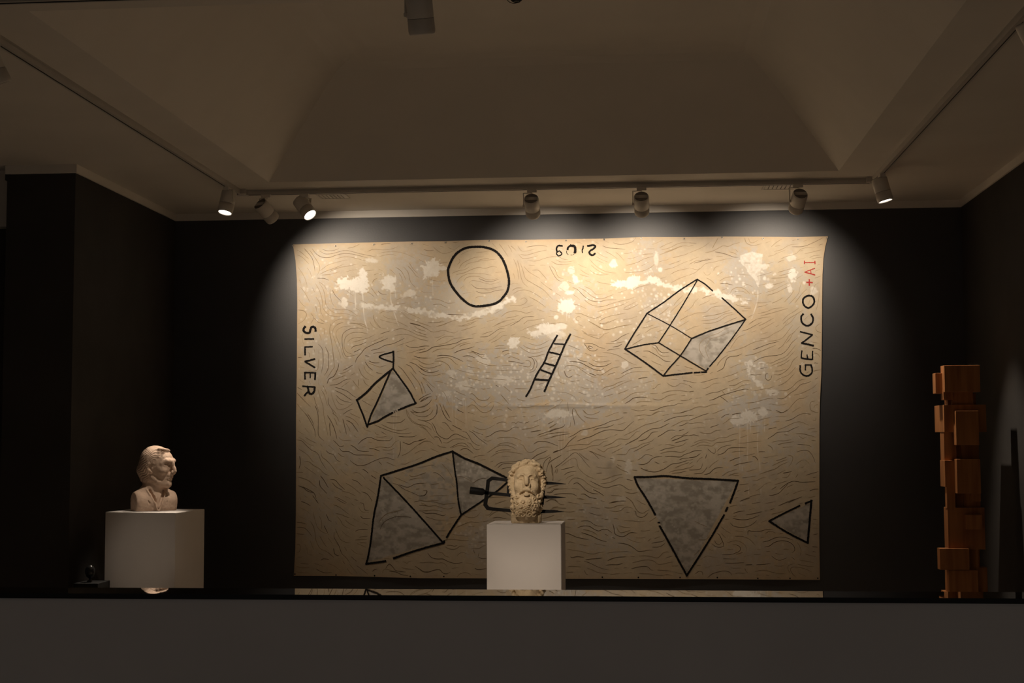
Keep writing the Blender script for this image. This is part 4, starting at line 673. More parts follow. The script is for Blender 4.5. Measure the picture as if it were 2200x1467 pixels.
(1480, 880): """0,170 100,130 200,90 315,52;0,215 60,215 150,200 240,215;0,90 80,85;0,10 60,0;75,525 160,485 270,475 370,490 470,445 580,440 660,400 780,368;25,580 110,545 190,510 270,510 340,535;120,580 210,555 290,565 370,570 430,520 540,510 650,490 755,462;0,410 80,395 160,418;165,350 250,372 340,370 420,330 515,318;530,225 600,180 640,145 720,135 800,135;510,130 570,85 640,65;680,75 760,60 830,50;1520,178 1620,150 1720,90 1800,62 1920,72;1390,320 1500,280 1600,230 1690,195 1770,195 1885,245;1240,458 1320,410 1380,365 1450,350 1560,340 1640,300 1730,265;1250,305 1320,290 1380,275;1310,512 1400,490 1500,490 1615,470;1400,550 1500,525 1580,515 1655,500;1680,378 1780,378 1900,405 2000,435;1730,410 1790,450 1860,425;1500,392 1570,400;1870,308 1990,292;1925,352 2020,342;1240,555 1300,590 1320,640;1700,665 1790,640 1870,645 1930,700 1970,780 1990,840;1560,720 1620,730 1635,780 1600,860 1570,890;1370,805 1440,785 1540,745;1310,882 1400,840 1470,810 1550,785;1115,1015 1240,970 1360,930 1450,870 1570,820;1390,1015 1450,985 1520,950;1290,1035 1350,1015;1000,1120 1080,1110 1150,1075 1220,1065;1480,1000 1560,985 1620,975;1470,1065 1550,1060 1600,990;1350,1180 1450,1150 1560,1115;1430,1250 1520,1180 1620,1130 1700,1130 1780,1140 1990,1132;1540,1225 1600,1195 1650,1180;1260,1350 1340,1340 1420,1310 1480,1250 1560,1170;1530,1340 1580,1305;1810,985 1850,965;1840,1035 1930,1005 2040,975;1680,1070 1720,1010;1900,1280 1960,1255 2040,1248;1880,1385 2000,1360;1560,1467 1680,1410 1780,1370;1050,1280 1120,1240 1200,1170 1300,1140;810,1440 920,1390 1020,1350 1140,1330;450,715 550,680 640,605 800,598 910,600;440,660 500,600 580,570 670,555;1010,600 1070,595;295,615 350,665 400,690 420,650 405,605;640,810 720,775 805,748;860,725 940,715 1040,688;1000,740 1050,745 1090,800;520,1045 600,990 680,960 765,935;620,1045 700,1010 780,995;640,1010 700,1030 790,1035;395,1000 450,985;310,920 380,850 470,790;240,1020 320,1000 400,930 480,910 540,912;80,1010 150,1005 220,990 290,900;0,950 110,945 190,920 215,840;0,920 80,875;0,860 60,820;120,830 170,770 220,745;0,755 100,740 180,690;0,800 70,775;0,685 80,650 205,645;260,770 280,700;1930,480 2000,490;1370,10 1470,45 1550,0;1380,1210 1300,1260;870,1290 960,1260;1945,160 1990,170 1995,125;1930,10 1990,40 2040,40""",
(620, 1070): """200,50 270,75 350,120;705,100 800,140 880,200 960,260;740,240 840,260 900,290 960,310;770,290 820,350 850,410 900,450 970,485;890,340 960,400 1060,450;345,360 400,460 425,590 440,680 500,790 600,840 720,940;390,220 420,350 460,460 530,530 640,570;485,280 520,360 525,490;560,430 620,550;595,250 640,350 680,360;735,480 780,580 820,650 890,690 980,705;720,530 720,620 790,740 840,870 900,930 970,1020;750,700 800,760 820,840;710,790 730,880 800,910;920,1100 950,1150 1000,1200;960,1040 1020,1110 1085,1190;1070,1060 1150,1120 1250,1200;980,800 1050,860 1110,880 1180,880;1080,715 1140,740 1220,775;1110,615 1180,605 1245,600;1050,660 1160,650 1240,645;1120,700 1230,705;1050,520 1140,490 1250,490;130,380 200,385 290,410;130,455 240,465 310,520 370,600;130,560 250,570;130,730 180,740 180,830 130,860;430,1110 500,1150 580,1175 680,1170;130,1075 220,1095 330,1095;510,980 550,955 640,965;620,850 680,900 720,940;1125,70 1180,90 1200,180 1270,200;1100,130 1140,200 1210,230 1270,220;1130,280 1180,320 1290,320;1300,20 1310,60;1430,370 1480,300 1560,240 1680,210 1790,180;1440,500 1480,410 1560,340 1700,290 1830,285 1950,310;1530,1110 1570,1050 1600,1040 1650,1090 1700,1140 1850,1160;1480,1180 1500,1130 1560,1120 1650,1150;1590,1150 1690,1160 1780,1200 1890,1220;1320,1155 1350,1130 1400,1115;1220,1130 1270,1115;1990,1065 2060,1110 2120,1155 2200,1155;1780,1090 1870,1110 1970,1120;1800,1000 1850,1010 1870,1035 1890,1000 1950,985;2050,200 2200,200;2060,110 2200,115;2090,70 2200,120;430,30 480,90;760,10 820,50 900,90;1040,20 1100,40;1980,60 2060,40;1180,390 1260,430""",
(900, 1070): """0,30 80,45 160,50 260,60 380,95 470,85 580,75;40,90 130,125 270,120 350,145 460,170 530,150 570,135;30,200 150,190 260,185 380,215;60,215 120,240 220,235 300,250 380,275 430,255;110,290 200,320 300,345 420,345;690,260 780,300 880,300 940,260 970,220;760,230 830,200 920,190;1040,265 1110,260 1160,200 1200,180;1110,290 1180,230 1260,200 1340,215 1440,270;1160,310 1260,300 1380,325;1170,355 1260,345;590,460 660,430 740,395 820,370 890,380 950,382;440,740 510,740 560,755 610,740;410,760 460,790 540,805 600,790 650,755 720,755;830,795 940,790 1000,760 1070,735;380,665 500,645 600,655 700,665 790,665;600,910 640,870 690,850 740,870 790,890;930,690 1060,688;140,860 200,930 290,955 380,955 440,985 520,1015 600,1025 690,1010;300,845 370,860 420,910 490,930;20,1010 80,1015 160,1005 290,1020 370,1015 440,1060 420,1090;0,1100 70,1150 150,1160 250,1130 330,1125 380,1175 440,1190 500,1160;600,1240 650,1190 720,1170 780,1180 830,1220;880,1100 940,1125 1070,1105;940,930 1000,950 1070,945;950,860 930,930;860,810 880,870;1200,90 1290,60 1370,30;1990,60 2100,20 2200,50;2090,170 2130,140 2200,130;1940,320 2030,300 2130,265;2070,180 2200,190""",
(1180, 1070): """0,20 90,30 140,70 180,95 240,100;40,165 90,150 270,155;0,295 80,265;110,345 150,335 220,345;240,210 320,215 400,205;620,225 700,250 760,268 830,265;940,75 1020,65 1110,45 1210,42;860,130 900,150 990,150 1070,120 1180,110;950,195 1050,210 1130,190 1180,150 1240,138 1320,160;1240,0 1300,50 1350,140 1400,210 1470,235 1520,210 1565,180;1330,200 1360,210 1370,260 1420,298 1490,290 1560,225;500,360 580,355 640,365 700,410 760,435 850,440;445,465 520,440 590,435 650,450 710,490 780,515 840,490 900,490 950,515 990,550;535,490 600,505 660,520 710,545 755,580;510,540 600,570 680,600 760,640 840,670 905,685;1000,400 1020,470 1030,550 1080,590 1150,605 1200,590 1260,550 1310,540 1385,550;1065,450 1080,500 1120,540 1180,535 1290,500;1090,430 1180,455 1280,460;245,550 310,560 380,590 460,620 620,650;265,700 330,685 410,710;280,800 400,820 520,840 600,865 690,880 770,860 860,845;335,920 360,935 440,920 550,930;570,970 680,955 840,940;550,990 640,1020 720,1060 800,1095 880,1120 950,1130;300,1075 370,1070 500,1080;600,1100 680,1130 760,1165 850,1180 930,1185;550,1130 580,1190 615,1205;920,985 980,955 1080,930 1215,920;890,1055 970,1045 1080,1045 1160,1020;1225,630 1310,670 1380,690 1440,690;1550,680 1605,630;1080,705 1180,715 1270,745 1340,790 1400,835 1480,832 1560,815 1630,815;1620,770 1730,765 1790,735 1830,700;1610,710 1700,690 1780,680 1820,650;1415,910 1520,905 1600,915 1690,938 1740,915 1790,860 1850,840 1890,850;1310,1015 1430,985 1540,970 1640,985 1700,1030 1760,1040 1870,1015 1965,1000;1290,1110 1390,1085 1500,1070 1560,1085 1600,1125 1640,1135;1410,1180 1480,1188 1580,1188 1700,1215 1780,1215 1860,1198 1930,1220;960,1200 1030,1195 1120,1180;985,615 1040,635;270,1165 380,1160;470,1200 470,1260;540,80 600,85 680,90;470,0 560,20;820,520 800,500""",
(1480, 1070): """800,50 880,20 960,0;700,240 790,210 880,200;690,290 760,275;690,320 780,335 880,340 980,320 1110,270;900,260 1010,245 1150,210;650,390 710,440 830,460 940,440 1020,395 1070,345;930,580 935,515 1010,522 1120,520 1220,495 1320,492;1200,555 1260,525 1310,525 1365,550;1020,590 1070,600;720,600 820,600 900,620 970,660 1050,745;600,705 690,675 770,672 850,710 900,770 905,840;690,735 760,740 810,780 800,830 720,870 640,890 520,890;740,885 800,870 855,850;440,550 480,580 520,660 550,745 510,770 430,765 360,715;405,665 430,715 490,725 520,690;510,555 580,630;1160,690 1250,670 1340,630 1440,610 1560,630 1640,660;1190,770 1270,750 1340,700 1440,670 1530,675 1610,710 1660,770 1660,830 1620,860;1700,690 1740,750 1765,830 1750,910;1300,910 1370,960 1440,975 1550,935;1620,930 1670,970;570,1020 700,1022 870,1015;890,1050 1000,1045;1060,1048 1180,1042 1290,1025;1830,878 1920,905 2000,920;1040,1155 1140,1135 1230,1140 1310,1165 1420,1185 1520,1190;730,1190 780,1175 880,1185;880,1105 900,1150 930,1175;295,1250 370,1190 470,1160 560,1145 640,1165 680,1215;100,1190 160,1150 210,1165 220,1215;1690,1250 1630,1190 1600,1130 1620,1090 1700,1085 1820,1110 1940,1165;1600,1190 1560,1120 1570,1060 1670,1025;1710,1040 1860,1070 1980,1080;1380,1240 1450,1262;1940,470 2030,472;1960,575 2035,560;1940,765 2030,770;1410,120 1500,80 1600,40 1690,10;1280,185 1350,160;1190,200 1240,200;90,360 190,410 290,450;150,655 260,650 340,580;80,900 170,810;1870,50 1900,60;1990,640 2000,660;1930,40 1940,80""",
}
BLACKS = [  # (tile origin, width in photo px, polyline)
]
def tile(ox, oy, s): return [(ox+float(a)/K, oy+float(b)/K) for a, b in (q.split(',') for q in s.split())]
FIG = {
 'painted_circle': [(5.0, tile(900, 500, "465,560 540,390 640,290 760,235 900,222 1030,228 1170,270 1270,350 1340,460 1395,620 1420,760 1400,900 1340,1000 1250,1090 1130,1135 920,1160 800,1130 680,1040 560,900 490,780 463,650 465,560"))],
 'painted_ladder': [(3.8, [(1197.3, 720.5), (1187, 739), (1178, 756), (1170, 777), (1152, 807), (1140, 835), (1130.5, 851.5)]), (4.0, [(1225.7, 718), (1214, 740), (1204.5, 763), (1192, 791), (1181.4, 814), (1170, 840.7)]),
    (2.6, tile(1180, 690, "80,355 250,365")), (3.4, tile(1180, 690, "0,488 90,505 180,530")), (3.4, tile(900, 690, "1985,660 2150,705")), (3.4, tile(900, 690, "1930,770 2090,830")), (3.8, tile(900, 690, "1840,915 2040,930"))],
 'painted_pyramid_with_flag': [(3.2, tile(620, 690, "1650,480 1430,560 1650,650")), (3.6, tile(620, 690, "1650,470 1653,600 1648,745")), (3.6, tile(620, 690, "1645,745 1780,930 1900,1100 2005,1295")), (3.6, tile(620, 690, "2010,1290 1870,1340 1730,1398")),
    (1.4, tile(620, 690, "1662,1405 1672,1440")), (1.4, tile(620, 690, "1690,1400 1700,1420")), (3.6, tile(620, 880, "1640,45 1500,120 1400,180 1240,235")), (4.0, tile(620, 690, "1640,750 1500,860 1350,990 1230,1120 1080,1240")), (3.6, tile(620, 690, "1075,1235 1130,1370 1170,1467 1240,1665")),
    (3.0, tile(620, 690, "1600,800 1530,960 1470,1100 1380,1300 1300,1467 1240,1650"))],
 'painted_box': [(2.9, [(1498, 600), (1460, 624), (1425, 650), (1390, 673)]), (2.9, [(1498, 600), (1515, 611), (1531, 625)]), (2.9, [(1551, 640), (1575, 661), (1602, 686)]), (2.6, [(1602, 686), (1575, 724), (1545, 763), (1524.5, 787)]), (3, [(1521, 791), (1517, 798)]),
    (2.9, [(1518, 799), (1507, 799.6)]), (2.9, [(1504, 799.7), (1491, 800.3)]), (2.9, [(1487, 800.5), (1455, 804), (1425, 807.5)]), (3.2, [(1425, 807.5), (1382, 776), (1342.5, 749.5)]), (2.9, [(1342.5, 749.5), (1360, 720), (1378, 692), (1390, 673)]),
    (2.3, [(1498, 602), (1470, 650), (1440, 698), (1415, 736)]), (1.7, [(1390, 673), (1440, 699), (1486, 727)]), (2.2, [(1343, 750), (1380, 741), (1415, 736)]), (2.2, [(1415, 736), (1463, 765), (1517, 797)]), (2.6, [(1486, 727), (1463, 762), (1440, 788), (1425, 807)]), (2.6, [(1486, 727), (1530, 709), (1602, 686)])],
 'painted_prism': [(3.8, [(787, 1210), (791, 1196), (797, 1160), (803, 1110), (812, 1065), (818.5, 1024)]), (4.0, [(818, 1022), (860, 1009), (900, 996), (937, 981), (972, 969.5)]), (4.2, [(972, 969.5), (1000, 985), (1028, 996), (1060, 1012), (1088, 1026)]),
    (3.6, [(824, 1026), (860, 1063), (900, 1106), (953, 1166)]), (3.2, [(973, 971), (977, 1005), (982, 1040), (985, 1075), (991, 1106)]), (3.4, [(1096, 1030), (1070, 1053), (1030, 1080), (991, 1106)]), (3.8, [(991, 1106), (975, 1130), (960, 1154)]), (4.2, [(954, 1162), (952, 1166), (915, 1176), (880, 1187), (846, 1199)]), (4.2, [(829, 1205), (805, 1208.5), (786, 1211)])],
 'painted_large_triangle': [(4.0, [(1363, 1024.5), (1400, 1024), (1430, 1022.5), (1480, 1027), (1530, 1029), (1586, 1032.5)]), (4.2, [(1586, 1032), (1578, 1055), (1568.5, 1080)]), (4, [(1563, 1090), (1559, 1098)]), (4.0, [(1555.5, 1106), (1530, 1150), (1500, 1198), (1476, 1235)]),
    (4.0, [(1363.5, 1025), (1370, 1042), (1388, 1070), (1407.5, 1105)]), (2.6, [(1413.5, 1122), (1417.5, 1122)]), (4.0, [(1417, 1129), (1440, 1170), (1476, 1237)])],
 'painted_small_triangle': [(3.8, [(1743, 1076), (1730, 1081)]), (3.6, [(1718, 1086), (1685, 1102), (1652, 1119)]), (4.0, [(1652, 1119), (1690, 1143), (1735, 1166)]), (4.4, [(1743, 1075), (1740, 1110), (1735, 1167)])],
 'lettering': [(4.6, tile(620, 690, "262,85 240,120 245,160 290,185 330,180 345,140 355,100 390,88 420,110 428,155")), (3.2, tile(620, 690, "258,282 400,280")), (3.4, tile(620, 690, "262,530 262,405")), (3.0, tile(620, 690, "262,405 380,402")),
    (3.6, tile(620, 690, "415,595 262,635")), (3.6, tile(620, 690, "262,635 415,730")), (3.4, tile(620, 690, "262,912 260,808")), (3.2, tile(620, 690, "255,808 428,815")), (3.6, tile(620, 690, "425,815 418,918")), (2.6, tile(620, 690, "345,810 343,890")),
    (3.2, tile(620, 690, "225,1022 320,1030 415,1035")), (4.2, tile(620, 690, "413,1038 408,1100 370,1143 330,1130 305,1045")), (3.8, tile(620, 690, "322,1100 280,1140 255,1172"))],
 'lettering#2': [(3.8, tile(1480, 500, "1800,1280 1770,1320 1775,1400 1820,1450 1880,1465 1940,1420 1955,1350 1925,1285")), (3.8, tile(1480, 500, "1880,992 1810,1030 1795,1090 1820,1150 1885,1185 1950,1140 1975,1080 1950,1010 1880,992")),
    (3.2, tile(1480, 690, "1755,165 1850,190 1945,215")), (3.2, tile(1480, 690, "1940,218 1850,290 1775,345")), (4.0, tile(1480, 690, "1775,345 1870,365 1960,385")), (2.8, tile(1480, 690, "1778,465 1768,575")), (3.2, tile(1480, 690, "1768,578 1850,595 1945,602")), (3.0, tile(1480, 690, "1860,532 1868,598")), (3.0, tile(1480, 690, "1945,475 1945,600")),
    (3.4, tile(1480, 690, "1752,700 1755,790 1800,845 1870,860 1930,820 1940,750 1920,690")), (2.8, tile(1480, 690, "1925,690 1835,688")), (2.8, tile(1480, 690, "1835,685 1832,770"))],
 'lettering#3': [(3.4, tile(1180, 500, "205,208 140,205 115,250 122,295")), (2.6, tile(1180, 500, "160,285 130,302 114,325 130,355 155,365 190,345 198,325 165,290")), (4.0, tile(1180, 500, "288,265 300,230 340,202")), (5.2, tile(1180, 500, "340,202 395,215 412,260 403,310")), (1.2, tile(1180, 500, "275,285 275,320 300,345")), (1.0, tile(1180, 500, "335,352 365,350")), (1.0, tile(1180, 500, "380,345 400,320")),
    (2.6, tile(1180, 500, "537,208 530,250 520,275")), (2.2, tile(1180, 500, "518,285 522,315")), (4.0, tile(1180, 500, "605,208 660,200 700,195 728,215 700,250 650,280 632,310 645,340 685,355 722,325"))],
 'red_lettering': [(2.0, tile(1480, 500, "1820,470 1985,470")), (2.0, tile(1480, 500, "1820,443 1820,490")), (2.2, tile(1480, 500, "1985,448 1985,492")), (1.8, tile(1480, 500, "1985,560 1825,620")), (2.2, tile(1480, 500, "1825,620 1985,665")), (1.6, tile(1480, 500, "1915,590 1925,648")), (2.8, tile(1480, 500, "1855,780 1945,785")), (2.6, tile(1480, 500, "1895,735 1897,830"))],
}
SILVER = [[(843, 797), (866, 822), (892, 866), (845, 886), (795, 907), (815, 860)], [(820, 1026), (900, 1107), (950, 1163), (790, 1207), (800, 1120)], [(974, 973), (1088, 1028), (1050, 1070), (990, 1103), (980, 1030)],
          [(1365, 1027), (1584, 1033), (1476, 1232)], [(1655, 1119), (1740, 1080), (1734, 1163)], [(1486, 727), (1600, 687), (1520, 795), (1464, 764)]]
HALFSILVER = [[(822, 1023), (972, 971), (990, 1103), (952, 1162), (890, 1095)]]

CY = W-.009     # canvas plane, a little off the wall
rng = np.random.default_rng(5)
def vnoise(w, h, sc, oct=3, seed=0, sx=1, sy=1):
    rg = np.random.default_rng(seed); out = np.zeros((h, w)); a = 1; tot = 0
    for o in range(oct):
        s1, s2 = sc*sx/2**o, sc*sy/2**o
        g = rg.random((int(h/s2)+3, int(w/s1)+3))
        y = np.arange(h)/s2; x = np.arange(w)/s1; y0 = y.astype(int); x0 = x.astype(int); fy = (y-y0); fx = (x-x0); fy = (fy*fy*(3-2*fy))[:, None]; fx = (fx*fx*(3-2*fx))[None, :]
        out += a*((g[y0][:, x0]*(1-fx)+g[y0][:, x0+1]*fx)*(1-fy)+(g[y0+1][:, x0]*(1-fx)+g[y0+1][:, x0+1]*fx)*fy); tot += a; a *= .55
    return out/tot
# outline of the cloth in traced coordinates
LEFT = [(505, 629), (527, 629.5), (535, 631), (560, 635), (600, 638), (650, 639), (700, 638.8), (800, 638.5), (900, 637), (1000, 637), (1100, 636.5), (1180, 635), (1236, 631.5), (1260, 631.5)]
RIGHT = [(505, 1779), (512, 1778), (530, 1773), (555, 1769), (590, 1767), (650, 1766), (700, 1765.5), (800, 1764), (860, 1761), (900, 1760), (1050, 1760), (1150, 1760), (1245, 1761.5), (1260, 1761.5)]
TOP = [(629, 525), (720, 522.5), (803, 520.5), (885, 518.5), (957, 518), (1050, 515), (1130, 515), (1215, 513.5), (1298, 512.5), (1378, 509), (1470, 509), (1551, 508), (1640, 508.5), (1714, 509), (1779, 507.5)]
BOT = [(631, 1236.5), (720, 1237), (800, 1239), (900, 1241.5), (1050, 1242), (1200, 1243), (1400, 1243.5), (1600, 1244.5), (1762, 1245.5)]
def interp(tab, t): a = np.array(tab); return np.interp(t, a[:, 0], a[:, 1])
X0, X1, Y0_, Y1_ = 625, 1785, 500, 1252
WW, HH = X1-X0, Y1_-Y0_
def bulge(U, V):
    """distance of the cloth off its plane, in metres (soft folds, side curls)"""
    b = .004*np.sin(U/41.0+V/260)*np.clip((V-520)/200, 0, 1)
    b = b+.010*np.clip((V-540)/500, 0, 1)*np.sin((U-625)/1150*pi)
    e = np.minimum(U-interp(LEFT, V), interp(RIGHT, V)-U)
    b = b+.012*np.exp(-np.clip(e, 0, None)/14)*np.sin(np.clip((V-515)/720, 0, 1)*pi)
    b = b+.0035*np.exp(-((V-872)/5.0)**2)*np.clip(1-np.abs(U-1220)/330, 0, 1)
    return b
def cloth_pt(U, V, off=0.0):
    U = np.asarray(U, float); V = np.asarray(V, float)
    p = onY(U, V, CY); p = np.array(p); p[..., 1] = CY-bulge(U, V)-off
    return p

# ---- paint layers rasterised in memory, then stored on the cloth's vertices
yy, xx = np.mgrid[0:HH, 0:WW]; PX = xx+X0; PY = yy+Y0_
white = np.zeros((HH, WW)); silver = np.zeros((HH, WW)); dark = np.zeros((HH, WW))
NW = vnoise(WW, HH, 14, 3, 1)-.5; NW2 = vnoise(WW, HH, 14, 3, 2)-.5; NF = vnoise(WW, HH, 5, 3, 3); NM = vnoise(WW, HH, 26, 4, 4)
NE_ = vnoise(WW, HH, 4.5, 2, 71)-.5
NB_ = vnoise(WW, HH, 11, 3, 72)
def splat(cx, cy, rx, ry, s=1.0, spikes=22, spike=.35, layer=None, rough=.5, seed=0):
    spike *= .6; spikes = int(spikes*1.7); rg = np.random.default_rng(seed+int(cx)); L = white if layer is None else layer
    x0, x1 = int(max(0, cx-X0-rx*2)), int(min(WW, cx-X0+rx*2)); y0, y1 = int(max(0, cy-Y0_-ry*2)), int(min(HH, cy-Y0_+ry*2))
    dx = (PX[y0:y1, x0:x1]-cx)/rx; dy = (PY[y0:y1, x0:x1]-cy)/ry
    r = np.hypot(dx, dy); th = np.arctan2(dy, dx)
    amp = rg.random(spikes); idx = (th+pi)/(2*pi)*spikes; i0 = idx.astype(int) % spikes; f = np.abs((idx % 1)-.5)*2
    edge = 1+spike*1.0*(amp[i0]*(1-f)**1.7-.3)+rough*2.6*NW[y0:y1, x0:x1]+1.5*rough*NE_[y0:y1, x0:x1]
    m = np.clip((edge-r)*min(rx, ry)/1.8+.5, 0, 1)*s*(.70+.55*NF[y0:y1, x0:x1])*(1 if rough < .8 else np.clip((NB_[y0:y1, x0:x1]-.28)*6, .25, 1))
    L[y0:y1, x0:x1] = np.maximum(L[y0:y1, x0:x1], np.clip(m, 0, 1))
def band(pts, wd, s=1, layer=None, rough=.9, seed=0):
    L = white if layer is None else layer
    P = np.array(pts, float)
    for (a, b) in zip(P, P[1:]):
        n = int(np.hypot(*(b-a))/(wd*.6))+1
        for k in range(n):
            q = a+(b-a)*k/n+np.random.default_rng(seed+k).normal(0, wd*.18, 2); splat(q[0], q[1], wd*(.8+.4*rng.random()), wd*(.7+.4*rng.random()), s, 9, .4, L, rough, k)
def drip(x, y0, y1, w=1.1, s=.8, x2=None, layer=None):
    L = white if layer is None else layer
    for y in range(int(y0), int(y1)):
        t_ = (y-y0)/(y1-y0); xc = x+((x2-x)*t_*t_ if x2 is not None else 0)+.7*sin(y*.09+x)
        a, b = int(xc-X0-w-1), int(xc-X0+w+2); 
        for c in range(a, b):
            m = max(0, 1-abs(c+X0-xc)/w)*s*(.7+.3*sin(y*.21+x))
            if 0 <= c < WW and 0 <= y-Y0_ < HH: L[y-Y0_, c] = max(L[y-Y0_, c], m)
def dots(cx, cy, sx, sy, n, r0, r1, s, layer=None, seed=0):
    rg = np.random.default_rng(seed)
    for k in range(n):
        splat(rg.normal(cx, sx), rg.normal(cy, sy), *(rg.uniform(r0, r1)*np.array([1, rg.uniform(.8, 1.2)])), s*rg.uniform(.5, 1), 8, .2, layer, .4, k)
def mottle(cx, cy, rx, ry, s, thr=.5, layer=None, nz=None):
    L = silver if layer is None else layer; nz = NM if nz is None else nz
    g = np.exp(-(((PX-cx)/rx)**2+((PY-cy)/ry)**2))
    m = np.clip((nz+.50*g-thr-.28)*9, 0, 1)*s*(.6+.8*(NF-.25))*np.clip(g*2.2, 0, 1)
    np.maximum(L, m, out=L)
NM2 = .44*vnoise(WW, HH, 8, 2, 9)+.32*vnoise(WW, HH, 24, 3, 29)+.24*vnoise(WW, HH, 70, 2, 19)
NM2 = .5+(NM2-NM2.mean())*1.25
NE = vnoise(WW, HH, 4.5, 2, 71)-.5
# silver-grey veils
for a in ((1130, 810, 150, 70, .95, .42), (980, 835, 70, 45, .95, .42), (1230, 850, 90, 60, .9, .45), (1190, 760, 70, 60, .8, .45), (1210, 890, 70, 25, .95, .35), (1610, 885, 60, 40, .95, .38), (1620, 800, 40, 40, .7, .45), (760, 650, 100, 60, .6, .5),
          (690, 620, 60, 90, .55, .5), (880, 590, 60, 60, .7, .45), (950, 640, 80, 40, .75, .46), (1060, 660, 60, 30, .7, .46), (1240, 640, 90, 60, .55, .5), (1400, 560, 60, 60, .5, .52), (1600, 590, 60, 60, .8, .44), (1700, 600, 30, 60, .6, .46),
          (1720, 700, 30, 60, .4, .5), (1430, 680, 60, 60, .5, .5), (690, 760, 60, 80, .45, .5), (810, 760, 60, 40, .45, .5), (1370, 830, 60, 50, .5, .5), (1560, 700, 60, 60, .4, .52), (690, 1090, 50, 90, .4, .5), (760, 980, 120, 60, .35, .52), (1040, 1160, 60, 50, .55, .46),
          (920, 1040, 60, 50, .5, .48), (1290, 1120, 80, 60, .45, .5), (1310, 1170, 60, 50, .55, .46), (1350, 990, 60, 40, .4, .5), (1600, 1000, 70, 40, .45, .5), (1700, 950, 60, 60, .4, .5), (1540, 1200, 60, 40, .4, .5), (1660, 1180, 80, 50, .35, .5), (1100, 930, 90, 40, .45, .48), (1450, 900, 100, 40, .3, .52)):
    mottle(a[0], a[1], a[2], a[3], a[4], a[5]-(.07 if a[4] > .85 else .02), nz=NM2)
for (cx, cy, sx, sy, n, s) in ((1130, 810, 70, 30, 110, .6), (980, 830, 35, 20, 50, .6), (1220, 760, 45, 35, 80, .5), (1250, 830, 40, 30, 70, .5), (700, 640, 40, 60, 60, .5), (880, 650, 60, 30, 50, .5), (1230, 640, 50, 40, 36, .5), (1400, 640, 30, 30, 40, .7), (1330, 700, 60, 30, 40, .6),
                               (1430, 680, 40, 40, 50, .5), (1600, 600, 30, 20, 40, .7), (1380, 560, 30, 40, 40, .5), (1240, 540, 40, 40, 18, .4), (1030, 1150, 40, 30, 40, .35), (1010, 1010, 18, 14, 28, .45), (1290, 1110, 50, 30, 30, .3), (1150, 910, 60, 25, 50, .35), (1620, 830, 30, 25, 40, .45), (1700, 780, 50, 60, 40, .4),
                               (680, 750, 30, 60, 60, .4), (760, 780, 50, 60, 50, .35), (1500, 900, 80, 40, 30, .25), (720, 900, 60, 60, 30, .25), (1380, 830, 30, 25, 30, .4), (1500, 1120, 60, 50, 60, .25), (1680, 1120, 60, 60, 30, .15)):
    dots(cx, cy, sx, sy, int(n*1.3), .7, 3.0, min(1, s*1.25), seed=int(cx+cy))
# white and pale splashes
splat(760, 611, 29, 18, 1, 40, .5); splat(781, 595, 10, 14, .95, 14, .6); drip(764, 625, 665, 1.8, 1); drip(779, 628, 712, 1.6, 1, 790); drip(750, 625, 640, 1.5, .8)
splat(833, 604, 15, 15, .85, 30, .5); splat(843, 618, 9, 10, .8, 16, .5); drip(839, 624, 700, 1.6, .9, 857); drip(849, 622, 640, 1.4, .7)
splat(741, 651, 8, 11, .8, 12, .4); splat(800, 530+30, 16, 6, .5); splat(880, 630, 12, 6, .6)
splat(927, 581, 24, 19, .78, 22, .7); splat(950, 577, 16, 5, .7, 6, .3); drip(930, 600, 635, 1.4, .7)
band([(780, 657), (830, 662), (870, 665), (900, 668), (940, 678), (985, 683), (1025, 674), (1060, 665)], 5, .75); band([(1050, 665), (1080, 652), (1107, 640)], 6.5, .95); splat(1102, 641, 8, 6, 1)
splat(1217, 658, 22, 13, 1, 34, .45); drip(1218, 668, 690, 1.3, .8); drip(1222, 668, 684, 1.3, .8); splat(1195, 681, 5, 4.5, .9); splat(1225, 629, 8, 4, .9); splat(1212, 615, 10, 9, .5)
splat(1235, 600, 7, 10, .8); splat(1228, 580, 7, 7, .5); splat(1318, 566, 7, 9, .7); splat(1410, 555, 4, 16, .6); splat(1418, 580, 4, 5, .9)
splat(1331, 610, 17, 9, 1, 16, .8, seed=3); splat(1359, 607, 16, 13, 1, 20, .7); splat(1381, 607, 14, 3.5, .9); splat(1405, 603, 14, 9, 1, 18, .7); splat(1418, 608, 9, 8, .95)
band([(1425, 612), (1450, 619), (1475, 622), (1500, 622), (1530, 630), (1555, 637), (1580, 643), (1608, 647)], 5.5, .85)
FUNNEL = [(1590, 549), (1602, 544), (1616, 541), (1638, 546), (1636, 572), (1634, 592), (1630, 618), (1621, 600), (1611, 590), (1602, 574), (1592, 566)]; drip(1628, 624, 685, 1.6, .8, 1615); splat(1651, 614, 7, 5, .9); splat(1640, 572, 9, 6, .7)
splat(1703, 592, 9, 16, .95, 14, .6); splat(1697, 620, 7, 9, .7); splat(1727, 607, 3, 3, .8); splat(1700, 553, 9, 7, .5); splat(1748, 625, 6, 8, .5)
splat(1104, 735, 13, 10, .95, 12, .35); splat(1148, 716, 16, 7, .85, 16, .8); splat(1180, 706, 24, 10, .9, 24, .8); splat(1205, 700, 14, 6, .8); splat(1192, 720, 20, 8, .5)
band([(1604, 780), (1625, 786), (1640, 783)], 5, .7); band([(1608, 785), (1610, 805), (1625, 818), (1640, 835)], 5, .7); splat(1660, 842, 16, 6, .55)
splat(1607, 893, 26, 12, .62, 20, .8); splat(1590, 905, 18, 10, .6); splat(1640, 885, 12, 8, .6)
for (x, a, b) in ((1589, 905, 1010), (1606, 900, 990), (1628, 905, 980), (1643, 900, 928), (1613, 900, 930), (1594, 1000, 1012), (1632, 985, 1012), (1608, 1045, 1063), (1634, 1050, 1065)): drip(x, a, b, 1.3, .62)
